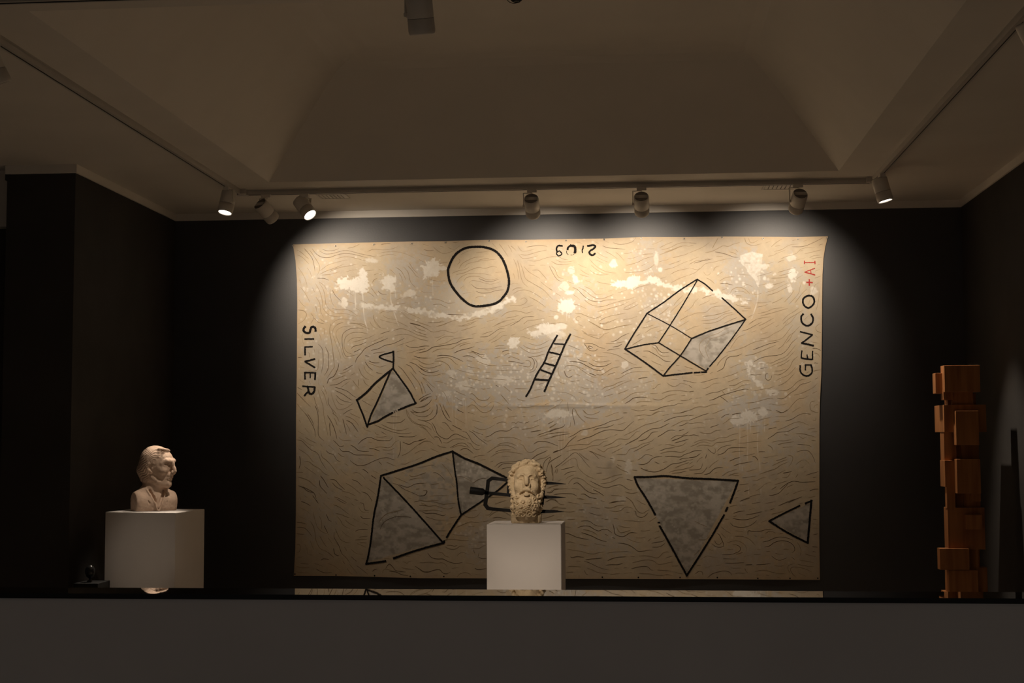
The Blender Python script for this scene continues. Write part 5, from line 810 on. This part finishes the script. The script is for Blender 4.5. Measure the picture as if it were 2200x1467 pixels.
splat(1200, 888, 32, 9, .6, 24, .7)
for (x, a, b) in ((1201, 890, 975), (1207, 892, 990), (1213, 892, 960), (1224, 895, 1000), (1157, 895, 925), (1165, 895, 922), (972, 850, 905), (980, 855, 925), (1001, 845, 918), (996, 850, 880), (846, 880, 985), (851, 878, 940), (1097, 835, 860)): drip(x, a, b, 1.0, .45)
splat(960, 845, 12, 9, .5); splat(995, 830, 14, 10, .5); splat(970, 800, 10, 8, .45); splat(1040, 775, 14, 12, .5); splat(1010, 800, 8, 8, .4); splat(1085, 815, 20, 8, .5)
splat(1350, 1003, 8, 14, .35); splat(1336, 1072, 12, 7, .3); splat(1258, 929, 8, 7, .4); splat(1317, 985, 4, 8, .4); splat(1343, 782, 7, 8, .6); splat(1225, 1112, 10, 3, .3); splat(1255, 1100, 5, 5, .4); splat(1034, 1135, 6, 6, .4); splat(1480+30, 1115, 8, 8, .25)
# silver fills of the drawn solids
def poly_mask(P):
    P = np.array(P, float); m = np.zeros((HH, WW), bool); n = len(P); Xc = PX+NW*3; Yc = PY+NW2*3
    for i in range(n):
        x1, y1 = P[i]; x2, y2 = P[(i+1) % n]
        if y1 == y2: continue
        c = ((y1 > Yc) != (y2 > Yc)) & (Xc < (x2-x1)*(Yc-y1)/(y2-y1)+x1); m ^= c
    return m
brush = vnoise(WW, HH, 10, 3, 21, 1.6, 1)
fm_ = poly_mask(FUNNEL); white[fm_] = np.maximum(white[fm_], np.clip(.62+.9*(NF[fm_]-.5)-.004*(PY[fm_]-560)*(NB_[fm_] > .5), 0, .9))
fill = np.zeros((HH, WW))
for P in SILVER: fill[poly_mask(P)] = 1
for P in HALFSILVER: m_ = poly_mask(P); fill[m_] = np.maximum(fill[m_], np.clip((NM2[m_]-.50)*6, 0, .55))
# crease line
crease = np.exp(-((PY-(871+1.5*np.sin(PX*.05)))/1.6)**2)*np.clip(1-np.abs(PX-1190)/150, 0, 1)*(vnoise(WW, HH, 20, 2, 33) > .42)
dark = np.maximum(dark, crease*.6)
for (cx, cy, r) in ((1320, 1012, 14), (1310, 1000, 9)): dark = np.maximum(dark, .3*np.exp(-((PX-cx)**2+(PY-cy)**2)/r**2))
# colours (linear)
base = np.array([.545, .448, .312]); base2 = np.array([.490, .408, .305]); base3 = np.array([.550, .425, .275])
n1 = vnoise(WW, HH, 60, 4, 41)[..., None]; n2 = vnoise(WW, HH, 90, 3, 42)[..., None]
col = base*(1-np.clip((n1-.45)*4, 0, 1))+base2*np.clip((n1-.45)*4, 0, 1)
t_ = np.clip((n2-.52)*5, 0, .8); col = col*(1-t_)+base3*t_
col *= (.93+.14*vnoise(WW, HH, 7, 2, 43))[..., None]
sv = np.array([.50, .465, .415]); sv2 = np.array([.30, .275, .235])
a = np.clip(silver*(.95+.9*(NF-.5)), 0, .88)[..., None]; col = col*(1-a)+sv*a
a = (fill*.9)[..., None]; bf = np.clip((brush-.36)*3.2, 0, 1)[..., None]; col = col*(1-a)+(sv2*(1-bf)+sv*.98*bf)*a
flk = (fill > .8)*np.clip((vnoise(WW, HH, 9, 3, 61)-.60)*12, 0, 1)*.5; a = flk[..., None]; col = col*(1-a)+np.array([.58, .54, .47])*a
wmask = white.copy()
a = np.clip(white*1.05, 0, 1)[..., None]; col = col*(1-a)+np.array([.78, .735, .65])*a
col *= (1-.75*dark)[..., None]
edge_d = np.minimum(np.minimum(PX-interp(LEFT, PY), interp(RIGHT, PY)-PX), np.minimum(PY-interp(TOP, PX), interp(BOT, PX)-PY))
hem = np.clip(1-edge_d/9, 0, 1)[..., None]*.35; col = col*(1-hem)+np.array([.50, .33, .18])*hem

# ---- cloth mesh
NXg, NYg = 1200, 760
g = np.linspace(0, 1, NXg); hgt = np.linspace(0, 1, NYg)
Gx, Gy = np.meshgrid(g, hgt)
V_ = np.zeros_like(Gx); U_ = np.zeros_like(Gx)
V_ = 515+Gy*725; 
for _ in range(4):
    U_ = interp(LEFT, V_)*(1-Gx)+interp(RIGHT, V_)*Gx
    V_ = interp(TOP, U_)*(1-Gy)+interp(BOT, U_)*Gy
pts = cloth_pt(U_, V_)
def sample(A, U, V):
    x = np.clip(U-X0, 0, WW-1.001); y = np.clip(V-Y0_, 0, HH-1.001); x0 = x.astype(int); y0 = y.astype(int); fx = x-x0; fy = y-y0
    if A.ndim == 3: fx = fx[..., None]; fy = fy[..., None]
    return (A[y0, x0]*(1-fx)+A[y0, x0+1]*fx)*(1-fy)+(A[y0+1, x0]*(1-fx)+A[y0+1, x0+1]*fx)*fy
colv = sample(col, U_, V_).reshape(-1, 3)
verts = pts.reshape(-1, 3); org = verts.mean(0); org[1] = CY
idx = np.arange(NXg*NYg).reshape(NYg, NXg)
faces = np.stack([idx[:-1, :-1], idx[1:, :-1], idx[1:, 1:], idx[:-1, 1:]], -1).reshape(-1, 4)
mats_extra = []

# ---- thin drawn lines
def smooth(P, step=2.2):
    P = np.array(P, float)
    if len(P) == 2:
        n = max(2, int(np.hypot(*(P[1]-P[0]))/step)); return P[0]+(P[1]-P[0])*np.linspace(0, 1, n)[:, None]
    closed = np.allclose(P[0], P[-1])
    Q = np.vstack([P[-2] if closed else 2*P[0]-P[1], P, P[1] if closed else 2*P[-1]-P[-2]])
    out = []
    for i in range(1, len(Q)-2):
        n = max(2, int(np.hypot(*(Q[i+1]-Q[i]))/step)); t_ = np.linspace(0, 1, n, endpoint=False)[:, None]
        out.append(.5*((2*Q[i])+(-Q[i-1]+Q[i+1])*t_+(2*Q[i-1]-5*Q[i]+4*Q[i+1]-Q[i+2])*t_**2+(-Q[i-1]+3*Q[i]-3*Q[i+1]+Q[i+2])*t_**3))
    out.append(P[-1:]); return np.vstack(out)
strokes = []
for (ox, oy), s in LINES.items():
    for pl in s.split(';'):
        P = np.array([[float(c) for c in q.split(',')] for q in pl.split()]); strokes.append(smooth(np.array([ox, oy])+P/K))
# orientation field from the traced strokes; more lines are grown where the tracing left gaps
cell = 8; gx, gy = WW//cell+1, HH//cell+1
T = np.zeros((gy, gx, 2)); Wt = np.zeros((gy, gx)) 
for S in strokes:
    d = np.gradient(S, axis=0); an = np.arctan2(d[:, 1], d[:, 0])
    ix = np.clip(((S[:, 0]-X0)/cell).astype(int), 0, gx-1); iy = np.clip(((S[:, 1]-Y0_)/cell).astype(int), 0, gy-1)
    np.add.at(T, (iy, ix), np.stack([np.cos(2*an), np.sin(2*an)], -1)); np.add.at(Wt, (iy, ix), 1)
def blur(A, n):
    for _ in range(n):
        B = np.pad(A, [(1, 1), (1, 1)]+[(0, 0)]*(A.ndim-2), mode='edge'); A = (B[:-2, 1:-1]+B[2:, 1:-1]+B[1:-1, :-2]+B[1:-1, 2:]+2*A)/6
    return A
Tb = sum(blur(T, n)*w_ for n, w_ in ((3, 8), (10, 3), (40, 1), (200, .2)))
occ = np.zeros((HH, WW), bool)
def mark(S, r):
    for x, y in S:
        a, b = int(x-X0), int(y-Y0_); occ[max(0, b-r):b+r+1, max(0, a-r):a+r+1] = True
figs = [s for v_ in FIG.values() for s in v_]
for S in strokes: mark(S, 7)
for (w_, P) in figs: mark(smooth(P), 4)
occ |= (white > .55) | (fill > .8)
prot = vnoise(WW, HH, 30, 2, 51)
def fdir(x, y):
    i = min(gy-1, max(0, int((y-Y0_)/cell))); j = min(gx-1, max(0, int((x-X0)/cell))); t_ = Tb[i, j]; return .5*math.atan2(t_[1], t_[0])
grown = []
rg = np.random.default_rng(77)
cand = np.argwhere(~occ[::5, ::5])*5; rg.shuffle(cand)
def inside(x, y): return interp(LEFT, y)+5 < x < interp(RIGHT, y)-5 and interp(TOP, x)+6 < y < interp(BOT, x)-6
for (cy_, cx_) in cand:
    if occ[cy_, cx_]: continue
    x, y = cx_+X0, cy_+Y0_
    if not inside(x, y): continue
    if silver[cy_, cx_] > .35 and rg.random() < .65: continue
    S = [(x, y)]; Ltar = rg.uniform(14, 75)
    for sg in (1, -1):
        px_, py_ = x, y; pa = fdir(x, y)+(pi if sg < 0 else 0); ln = 0
        while ln < Ltar/2:
            a_ = fdir(px_, py_)
            if cos(a_-pa) < 0: a_ += pi
            pa = a_+.10*sin(ln*.12+cx_)
            px_ += 2*cos(pa); py_ += 2*sin(pa); ln += 2
            if not inside(px_, py_) or occ[int(py_-Y0_), int(px_-X0)]: break
            S.append((px_, py_)) if sg > 0 else S.insert(0, (px_, py_))
    if len(S) < 5: continue
    S = np.array(S); grown.append(S); mark(S, 9)
RV, RF, RM = [], [], []; nv = len(verts)
def ribbon(P, w, off, taper=True, wob=.0, seed=0):
    P = np.asarray(P, float)
    if len(P) < 2: return None
    d = np.gradient(P, axis=0); L_ = np.hypot(d[:, 0], d[:, 1])+1e-9; n = np.stack([-d[:, 1], d[:, 0]], 1)/L_[:, None]
    m = len(P); tt = np.linspace(0, 1, m)
    ww = np.full(m, w/2)
    if taper: ww = ww*(.45+.55*np.clip(np.minimum(tt, 1-tt)*8, 0, 1))*(1.15-.35*tt)
    rgn = np.random.default_rng(seed)
    if wob: ww2 = ww*(1+wob*rgn.standard_normal(m)); ww = ww*(1+wob*rgn.standard_normal(m))
    else: ww2 = ww
    A = P+n*ww[:, None]; B = P-n*ww2[:, None]
    return np.concatenate([cloth_pt(A[:, 0], A[:, 1], off), cloth_pt(B[:, 0], B[:, 1], off)]), m
def strip_faces(base_, m, closed=False):
    i = np.arange(m-1); f = np.stack([base_+i, base_+m+i, base_+m+i+1, base_+i+1], 1)
    return f
allS = [(S, rng.uniform(.8, 1.35), 1) for S in strokes]+[(S, rng.uniform(.5, .95), 0) for S in grown]
for k, (S, w_, tr) in enumerate(allS):
    up_ = np.mean(S[:, 1]) < 740
    if up_: w_ *= .80
    if up_ and not tr and k % 3 == 0: continue
    out = ribbon(S, w_, .0006+.0001*(k % 3), True)
    if out is None: continue
    vv, m = out; base_ = nv+sum(len(q) for q in RV)
    RV.append(vv); RF.append(strip_faces(base_, m)); base_next = base_+len(vv)
    RM.append(np.full(m-1, 2 if (rng.random() < (.35 if tr else .1)*(.35 if up_ else 1.3)) else 1))
lv = np.concatenate(RV); lf = np.concatenate(RF); lm = np.concatenate(RM)
allv = np.concatenate([verts, lv])-org; allf = np.concatenate([faces, lf])
me = bpy.data.meshes.new('canvas'); me.vertices.add(len(allv)); me.vertices.foreach_set('co', allv.astype(np.float32).ravel())
me.loops.add(4*len(allf)); me.loops.foreach_set('vertex_index', allf.astype(np.int32).ravel())
me.polygons.add(len(allf)); me.polygons.foreach_set('loop_start', np.arange(0, 4*len(allf), 4, dtype=np.int32))
mi = np.concatenate([np.zeros(len(faces), np.int32), lm.astype(np.int32)]); me.polygons.foreach_set('material_index', mi)
me.polygons.foreach_set('use_smooth', np.ones(len(allf), bool)); me.update(calc_edges=True)
ca = me.color_attributes.new('paint', 'FLOAT_COLOR', 'POINT')
cc = np.ones((len(allv), 4), np.float32); cc[:len(colv), :3] = colv; ca.data.foreach_set('color', cc.ravel())
def canvas_material():
    m = bpy.data.materials.new('painted_canvas'); m.use_nodes = True; nt = m.node_tree; b = nt.nodes['Principled BSDF']
    at = nt.nodes.new('ShaderNodeAttribute'); at.attribute_name = 'paint'
    tc = nt.nodes.new('ShaderNodeTexCoord'); n = nt.nodes.new('ShaderNodeTexNoise'); n.inputs['Scale'].default_value = 420; n.inputs['Detail'].default_value = 6
    nt.links.new(tc.outputs['Object'], n.inputs[0])
    rp = nt.nodes.new('ShaderNodeMapRange'); rp.inputs[1].default_value = .3; rp.inputs[2].default_value = .7; rp.inputs[3].default_value = .93; rp.inputs[4].default_value = 1.05
    nt.links.new(n.outputs[0], rp.inputs[0])
    vm = nt.nodes.new('ShaderNodeVectorMath'); vm.operation = 'SCALE'; nt.links.new(at.outputs['Color'], vm.inputs[0]); nt.links.new(rp.outputs[0], vm.inputs['Scale'])
    nt.links.new(vm.outputs[0], b.inputs['Base Color']); b.inputs['Roughness'].default_value = .6; b.inputs['Specular IOR Level'].default_value = .3
    bp = nt.nodes.new('ShaderNodeBump'); bp.inputs['Strength'].default_value = .15; bp.inputs['Distance'].default_value = .001; nt.links.new(n.outputs[0], bp.inputs['Height']); nt.links.new(bp.outputs[0], b.inputs['Normal'])
    return m
for m_ in (canvas_material(), m_line, m_line2): me.materials.append(m_)
canvas = link('painted_canvas', me); canvas.location = org
tag(canvas, 'large unframed painted canvas with black drawn shapes, pinned to the black wall', 'painting')

# ---- bold black figures and lettering, each its own part
def figure(name, parts, mat, label=None):
    Vs, Fs = [], []; n0 = 0
    for k, (w_, P) in enumerate(parts):
        S = smooth(P, 1.2); closed = np.allclose(P[0], P[-1]) and len(P) > 3
        S = S+np.random.default_rng(k).normal(0, .12, S.shape)*(0 if closed else 1)
        if not closed:   # rounded ends
            e0 = (S[0]-S[1])/(np.hypot(*(S[0]-S[1]))+1e-9)*w_*.3; e1 = (S[-1]-S[-2])/(np.hypot(*(S[-1]-S[-2]))+1e-9)*w_*.3
            S = np.vstack([S[0]+e0, S, S[-1]+e1])
        out = ribbon(S, w_*1.06, .0014+.00012*k, False, .10, k+len(parts))
        vv, m = out
        if closed: vv[m-1] = vv[0]; vv[2*m-1] = vv[m]
        Vs.append(vv); Fs.append(strip_faces(n0, m)); n0 += len(vv)
    v_ = np.concatenate(Vs)-org; f_ = np.concatenate(Fs)
    me = bpy.data.meshes.new(name); me.from_pydata([tuple(map(float, q)) for q in v_], [], [tuple(map(int, q)) for q in f_]); me.materials.append(mat)
    o = link(name, me, canvas)
    if label: o['label'] = label
SPLIT = {'lettering': ([1, 1, 2, 2, 4, 3], 'SILVER'), 'lettering#2': ([1, 1, 3, 4, 3], 'CONEG'), 'lettering#3': ([2, 5, 2, 1], '9012'), 'red_lettering': ([3, 3, 2], 'IA+')}
for name, parts in FIG.items():
    if name in SPLIT:
        i = 0
        for n_, ch_ in zip(*SPLIT[name]):
            red = name == 'red_lettering'
            figure('numeral' if ch_.isdigit() else 'letter' if ch_ != '+' else 'plus_sign', parts[i:i+n_], m_red if red else m_ink, ('red sign ' if red else 'black sign ')+ch_); i += n_
    else: figure(name, parts, m_ink)
# eyelets along the hems
EY = [(629.5, 528), (721, 528), (803.5, 525), (885, 523), (957, 521), (1051, 517.5), (1130, 519), (1216, 516.5), (1298, 514.5), (1378, 511.5), (1469.5, 512.5), (1551.5, 510), (1639.5, 512.5), (1714, 513.5), (1776.5, 511.5)]
EYB = [(634, 1233), (722, 1235), (805, 1236.5), (882, 1237.5), (954, 1238), (1294, 1239.5), (1371.5, 1240), (1461, 1240), (1541, 1240.5), (1628, 1242), (1697, 1242), (1757, 1242)]
for (u, v) in EY+EYB:
    c = cloth_pt(u, v, .002)-org
    bm = bmesh.new(); rr = .0066 if v < 700 else .005
    Mx = Matrix.Translation(Vector(c)) @ Matrix.Rotation(pi/2, 4, 'X')
    lathe(bm, [(rr*.45, .0008), (rr*.6, .0016), (rr*.85, .0016), (rr, 0)], 16, M=Mx)
    vs = [bm.verts.new(Mx @ Vector((rr*.45*cos(t_), rr*.45*sin(t_), .0004))) for t_ in np.linspace(0, 2*pi, 13)[:-1]]
    f = bm.faces.new(vs); f.material_index = 1
    from_bm('eyelet', bm, [m_brass if v < 700 else m_knob, m_hole], canvas)
# ------------------------------------------------------------------ pedestals
PED_C_TOP, PED_L_TOP = 1.2148, 1.2226
def pedestal(label, corners, top):
    cx = sum(c[0] for c in corners)/4; cy = sum(c[1] for c in corners)/4
    bm = bmesh.new()
    lo = [bm.verts.new((c[0]-cx, c[1]-cy, 0)) for c in corners]; hi = [bm.verts.new((c[0]-cx, c[1]-cy, top)) for c in corners]
    bm.faces.new(lo[::-1]); bm.faces.new(hi)
    for k in range(4): bm.faces.new((lo[k], lo[(k+1) % 4], hi[(k+1) % 4], hi[k]))
    bmesh.ops.bevel(bm, geom=list(bm.edges), offset=.002, segments=2, affect='EDGES')
    o = from_bm('pedestal', bm, m_ped); o.location = (cx, cy, 0)
    tag(o, label, 'pedestal')
pedestal('plain white square pedestal carrying the bearded stone head', [(-.711, 6.79), (-.355, 6.775), (-.351, 7.10), (-.705, 7.115)], PED_C_TOP)
pedestal('plain white square pedestal turned at an angle carrying the plaster bust', [(-2.991, 7.844), (-2.550, 7.739), (-2.524, 8.191), (-2.973, 8.292)], PED_L_TOP)
place_bearded(); place_bust()

# ------------------------------------------------------------------ iron trident through the bearded head
def trident():
    Y0 = 6.965
    def p(u, v, dy=0): return Vector(onY(u, v, Y0+dy))
    o0 = p(1050, 1060); root = empty('iron_trident', o0); tag(root, 'black iron trident head running sideways behind the bearded stone head', 'trident')
    def L(u, v, dy=0): return p(u, v, dy)-o0
    def flat(pts, w, th=.012, name='prong', par=root):
        """polyline bar in the vertical plane; w widths in px"""
        bm = bmesh.new(); rings = []
        P = [L(*q) for q in pts]
        for i, q in enumerate(P):
            a = (P[i]-P[i-1]).normalized() if i else (P[1]-P[0]).normalized()
            b = (P[i+1]-P[i]).normalized() if i < len(P)-1 else a
            t = (a+b).normalized(); n = Vector((-t.z, 0, t.x)); s = 1/max(.5, cos(a.angle(b)/2)) if a.length and b.length else 1
            h = w[i]/438/2*s; h2 = min(th/2, max(.0008, w[i]/438/2))
            rings.append([bm.verts.new(q+n*sx*h+Vector((0, sy*h2, 0))) for sx, sy in ((-1, -1), (1, -1), (1, 1), (-1, 1))])
        for a, b in zip(rings, rings[1:]):
            for k in range(4): bm.faces.new((a[k], a[(k+1) % 4], b[(k+1) % 4], b[k]))
        bm.faces.new(rings[0][::-1]); bm.faces.new(rings[-1]); bmesh.ops.recalc_face_normals(bm, faces=bm.faces)
        return from_bm(name, bm, m_iron, par)
    flat([(1046, 1060), (1049, 1033), (1057.5, 1027), (1078, 1029.5), (1100, 1033.5), (1165, 1037.5), (1186, 1038), (1216, 1039.5)], [7.5, 7.5, 7.5, 7, 7, 7.5, 6, .6])
    flat([(1036, 1057.5), (1050, 1059), (1095, 1063.5), (1165, 1067.5), (1186, 1068), (1216, 1068.5)], [7, 7, 7, 7.5, 6, .6])
    flat([(1046, 1060), (1042.5, 1084), (1048, 1091.5), (1060, 1093.5), (1096, 1096.5), (1163, 1098.5), (1186, 1098.5), (1213, 1099)], [8, 8, 8, 7, 7, 8, 6, .6])
    flat([(1094.5, 1029), (1092.5, 1066)], [8, 8], .010, 'crossbar'); flat([(1168, 1033), (1163.5, 1084)], [9, 9], .010, 'crossbar')
    bm = bmesh.new()
    a, b = L(1010, 1053), L(1037, 1056.5); d = (b-a).normalized()
    tube(bm, [a, a+(b-a)*.3, b, b+d*.012], [.0185, .0185, .0175, .010], 24, caps=False)
    tube(bm, [a, a+d*.05], [.0150, .0150], 24, caps=True)
    for q in range(1): pass
    s = from_bm('socket', bm, m_iron, root)
trident()

# ------------------------------------------------------------------ wooden block figure
def tower():
    Y0 = 8.42
    base = onY(2065, 1271, Y0); root = empty('wooden_block_sculpture', (float(base[0]), Y0, 0))
    tag(root, 'tall standing figure of stacked rectangular wooden blocks by the right wall', 'sculpture')
    blocks = [(2030, 2105, 784, 842, -.03, .10), (2010.5, 2034, 801, 845, .03, .08), (2027, 2047, 838, 859, .01, .07), (2045, 2090, 838, 871, .02, .12),
              (2029, 2118, 869, 928, 0, .26), (2055, 2102, 882, 956, -.06, .07), (2029, 2054, 925, 990, .03, .10), (2066, 2102, 925, 992, .04, .10),
              (2031, 2056, 989, 1046, 0, .13), (2057, 2106, 986, 1060, -.055, .07), (2088, 2107, 1056, 1077, -.01, .08), (2035, 2052, 1044, 1092, 0, .05),
              (2072, 2106, 1056, 1108, .03, .08), (2038, 2115, 1090.5, 1180, 0, .10), (2077, 2110, 1106, 1137, -.05, .055), (2020, 2082, 1178.5, 1224, -.03, .07),
              (2080, 2103, 1179, 1228, .02, .10), (2040, 2101, 1225, 1275, -.02, .11), (2098, 2121, 1219, 1279, .04, .10), (2047, 2096, 845, 1290, .055, .08),
              (2034, 2110, 1272, 1380, .01, .12), (2044, 2120, 1378, 1480, -.01, .12), (2026, 2116, 1478, 1560, .0, .18)]
    for (u0, u1, v0, v1, dy, dep) in blocks:
        Yf = Y0+dy
        a = onY(u0, v1, Yf); b = onY(u1, v0, Yf)
        bm = bmesh.new()
        box(bm, a[0]-base[0], b[0]-base[0], dy, dy+dep, a[2], b[2], bevel=.0015)
        from_bm('block', bm, m_wood, root)
    zf = float(onY(2060, 1560, Y0)[2])
    bm = bmesh.new(); box(bm, -.10, .12, -.03, .19, 0, zf+.005, bevel=.002); from_bm('block', bm, m_wood, root)
tower()

# small dark knob with a pale glint low on the left wall
p = onX(193.5, 1226, XL) if False else onY(193.5, 1226, 7.60)
kx, ky, kz = float(p[0]), float(p[1]), float(p[2])
# it stands on a low black block beside the pedestal
root = empty('glass_jar', (kx, ky, 0)); 
zt = float(onY(193, 1250, 7.60)[2])
C.objects.unlink(root); bpy.data.objects.remove(root)
bm = bmesh.new(); b0 = onY(170, 1250, 7.60); b1 = onY(222, 1250, 7.60)
box(bm, float(b0[0])-kx, float(b1[0])-kx, -.08, .10, 0, zt, bevel=.003)
o = from_bm('black_plinth', bm, m_coping_edge); o.location = (kx, ky, 0); tag(o, 'low black plinth in the dark between the left wall and the angled pedestal', 'plinth')
bm = bmesh.new(); h = kz-zt
lathe(bm, [(0, 0), (.016, .001), (.014, .006), (.006, .012), (.006, .02), (.018, .028), (.026, .048), (.026, .068), (.018, .084), (.006, .092), (0, .093)], 28)
o = from_bm('dark_ornament', bm, m_knob, smooth=False); o.location = (kx, ky, zt); tag(o, 'small round dark ornament with a pale glint on the low black plinth at left', 'ornament')

# ------------------------------------------------------------------ unseen lights without fixtures, mostly added to brighten
def unseen_spot(x, target, power, cone, blend=.5):
    """a bare spot with no track or fixture, set nearer the viewer, beyond the top of the photo"""
    p = Vector((x, 4.45, ZC-.18)); ld = bpy.data.lights.new('spot_lamp', 'SPOT'); ld.energy = power; ld.color = CW
    ld.spot_size = radians(cone); ld.spot_blend = blend; ld.shadow_soft_size = .03
    o = bpy.data.objects.new('spot_beam', ld); C.objects.link(o); o.location = p
    o.rotation_euler = (Vector(target)-p).to_track_quat('-Z', 'Y').to_euler()
unseen_spot(-1.15, (-.53, 6.9, 1.36), 95, 17, .6); unseen_spot(-1.15, (-.53, 6.9, 1.45), 110, 7.6, .6); unseen_spot(-1.9, (-2.74, 7.8, .98), 52, 9, 1)  # narrow head spot and pedestal fill are added only to brighten them
def lamp(kind, loc, target, power, cone, blend, size=.03, col=CW):  # added light with no fixture of its own
    ld = bpy.data.lights.new('lamp', kind); ld.energy = power; ld.color = col; ld.shadow_soft_size = size
    if kind == 'SPOT': ld.spot_size = radians(cone); ld.spot_blend = blend
    o = bpy.data.objects.new('lamp', ld); C.objects.link(o); o.location = loc
    if target: o.rotation_euler = (Vector(target)-Vector(loc)).to_track_quat('-Z', 'Y').to_euler()
lamp('SPOT', (-1.86, 7.45, 3.46), (-2.74, 7.97, 1.36), 120, 11.5, .9)      # added spot with no fixture in the recess, brightens the bust from its right
for x_ in (-2.4, 0, 2.0): lamp('POINT', (x_, .6, .50), None, 3.3, 0, 0, .25, (1, .90, .82))   # added unseen fill lights on the viewer's side, brightening the parapet face

w = bpy.data.worlds.new('world'); bpy.context.scene.world = w; w.use_nodes = True
bg = w.node_tree.nodes['Background']; bg.inputs[0].default_value = (1, .93, .86, 1); bg.inputs[1].default_value = .016
sc = bpy.context.scene
sc.view_settings.view_transform = 'Standard'; sc.view_settings.look = 'None'; sc.view_settings.exposure = 0; sc.view_settings.gamma = 1
sc.cycles.max_bounces = 8; sc.cycles.diffuse_bounces = 6; sc.cycles.sample_clamp_indirect = 3
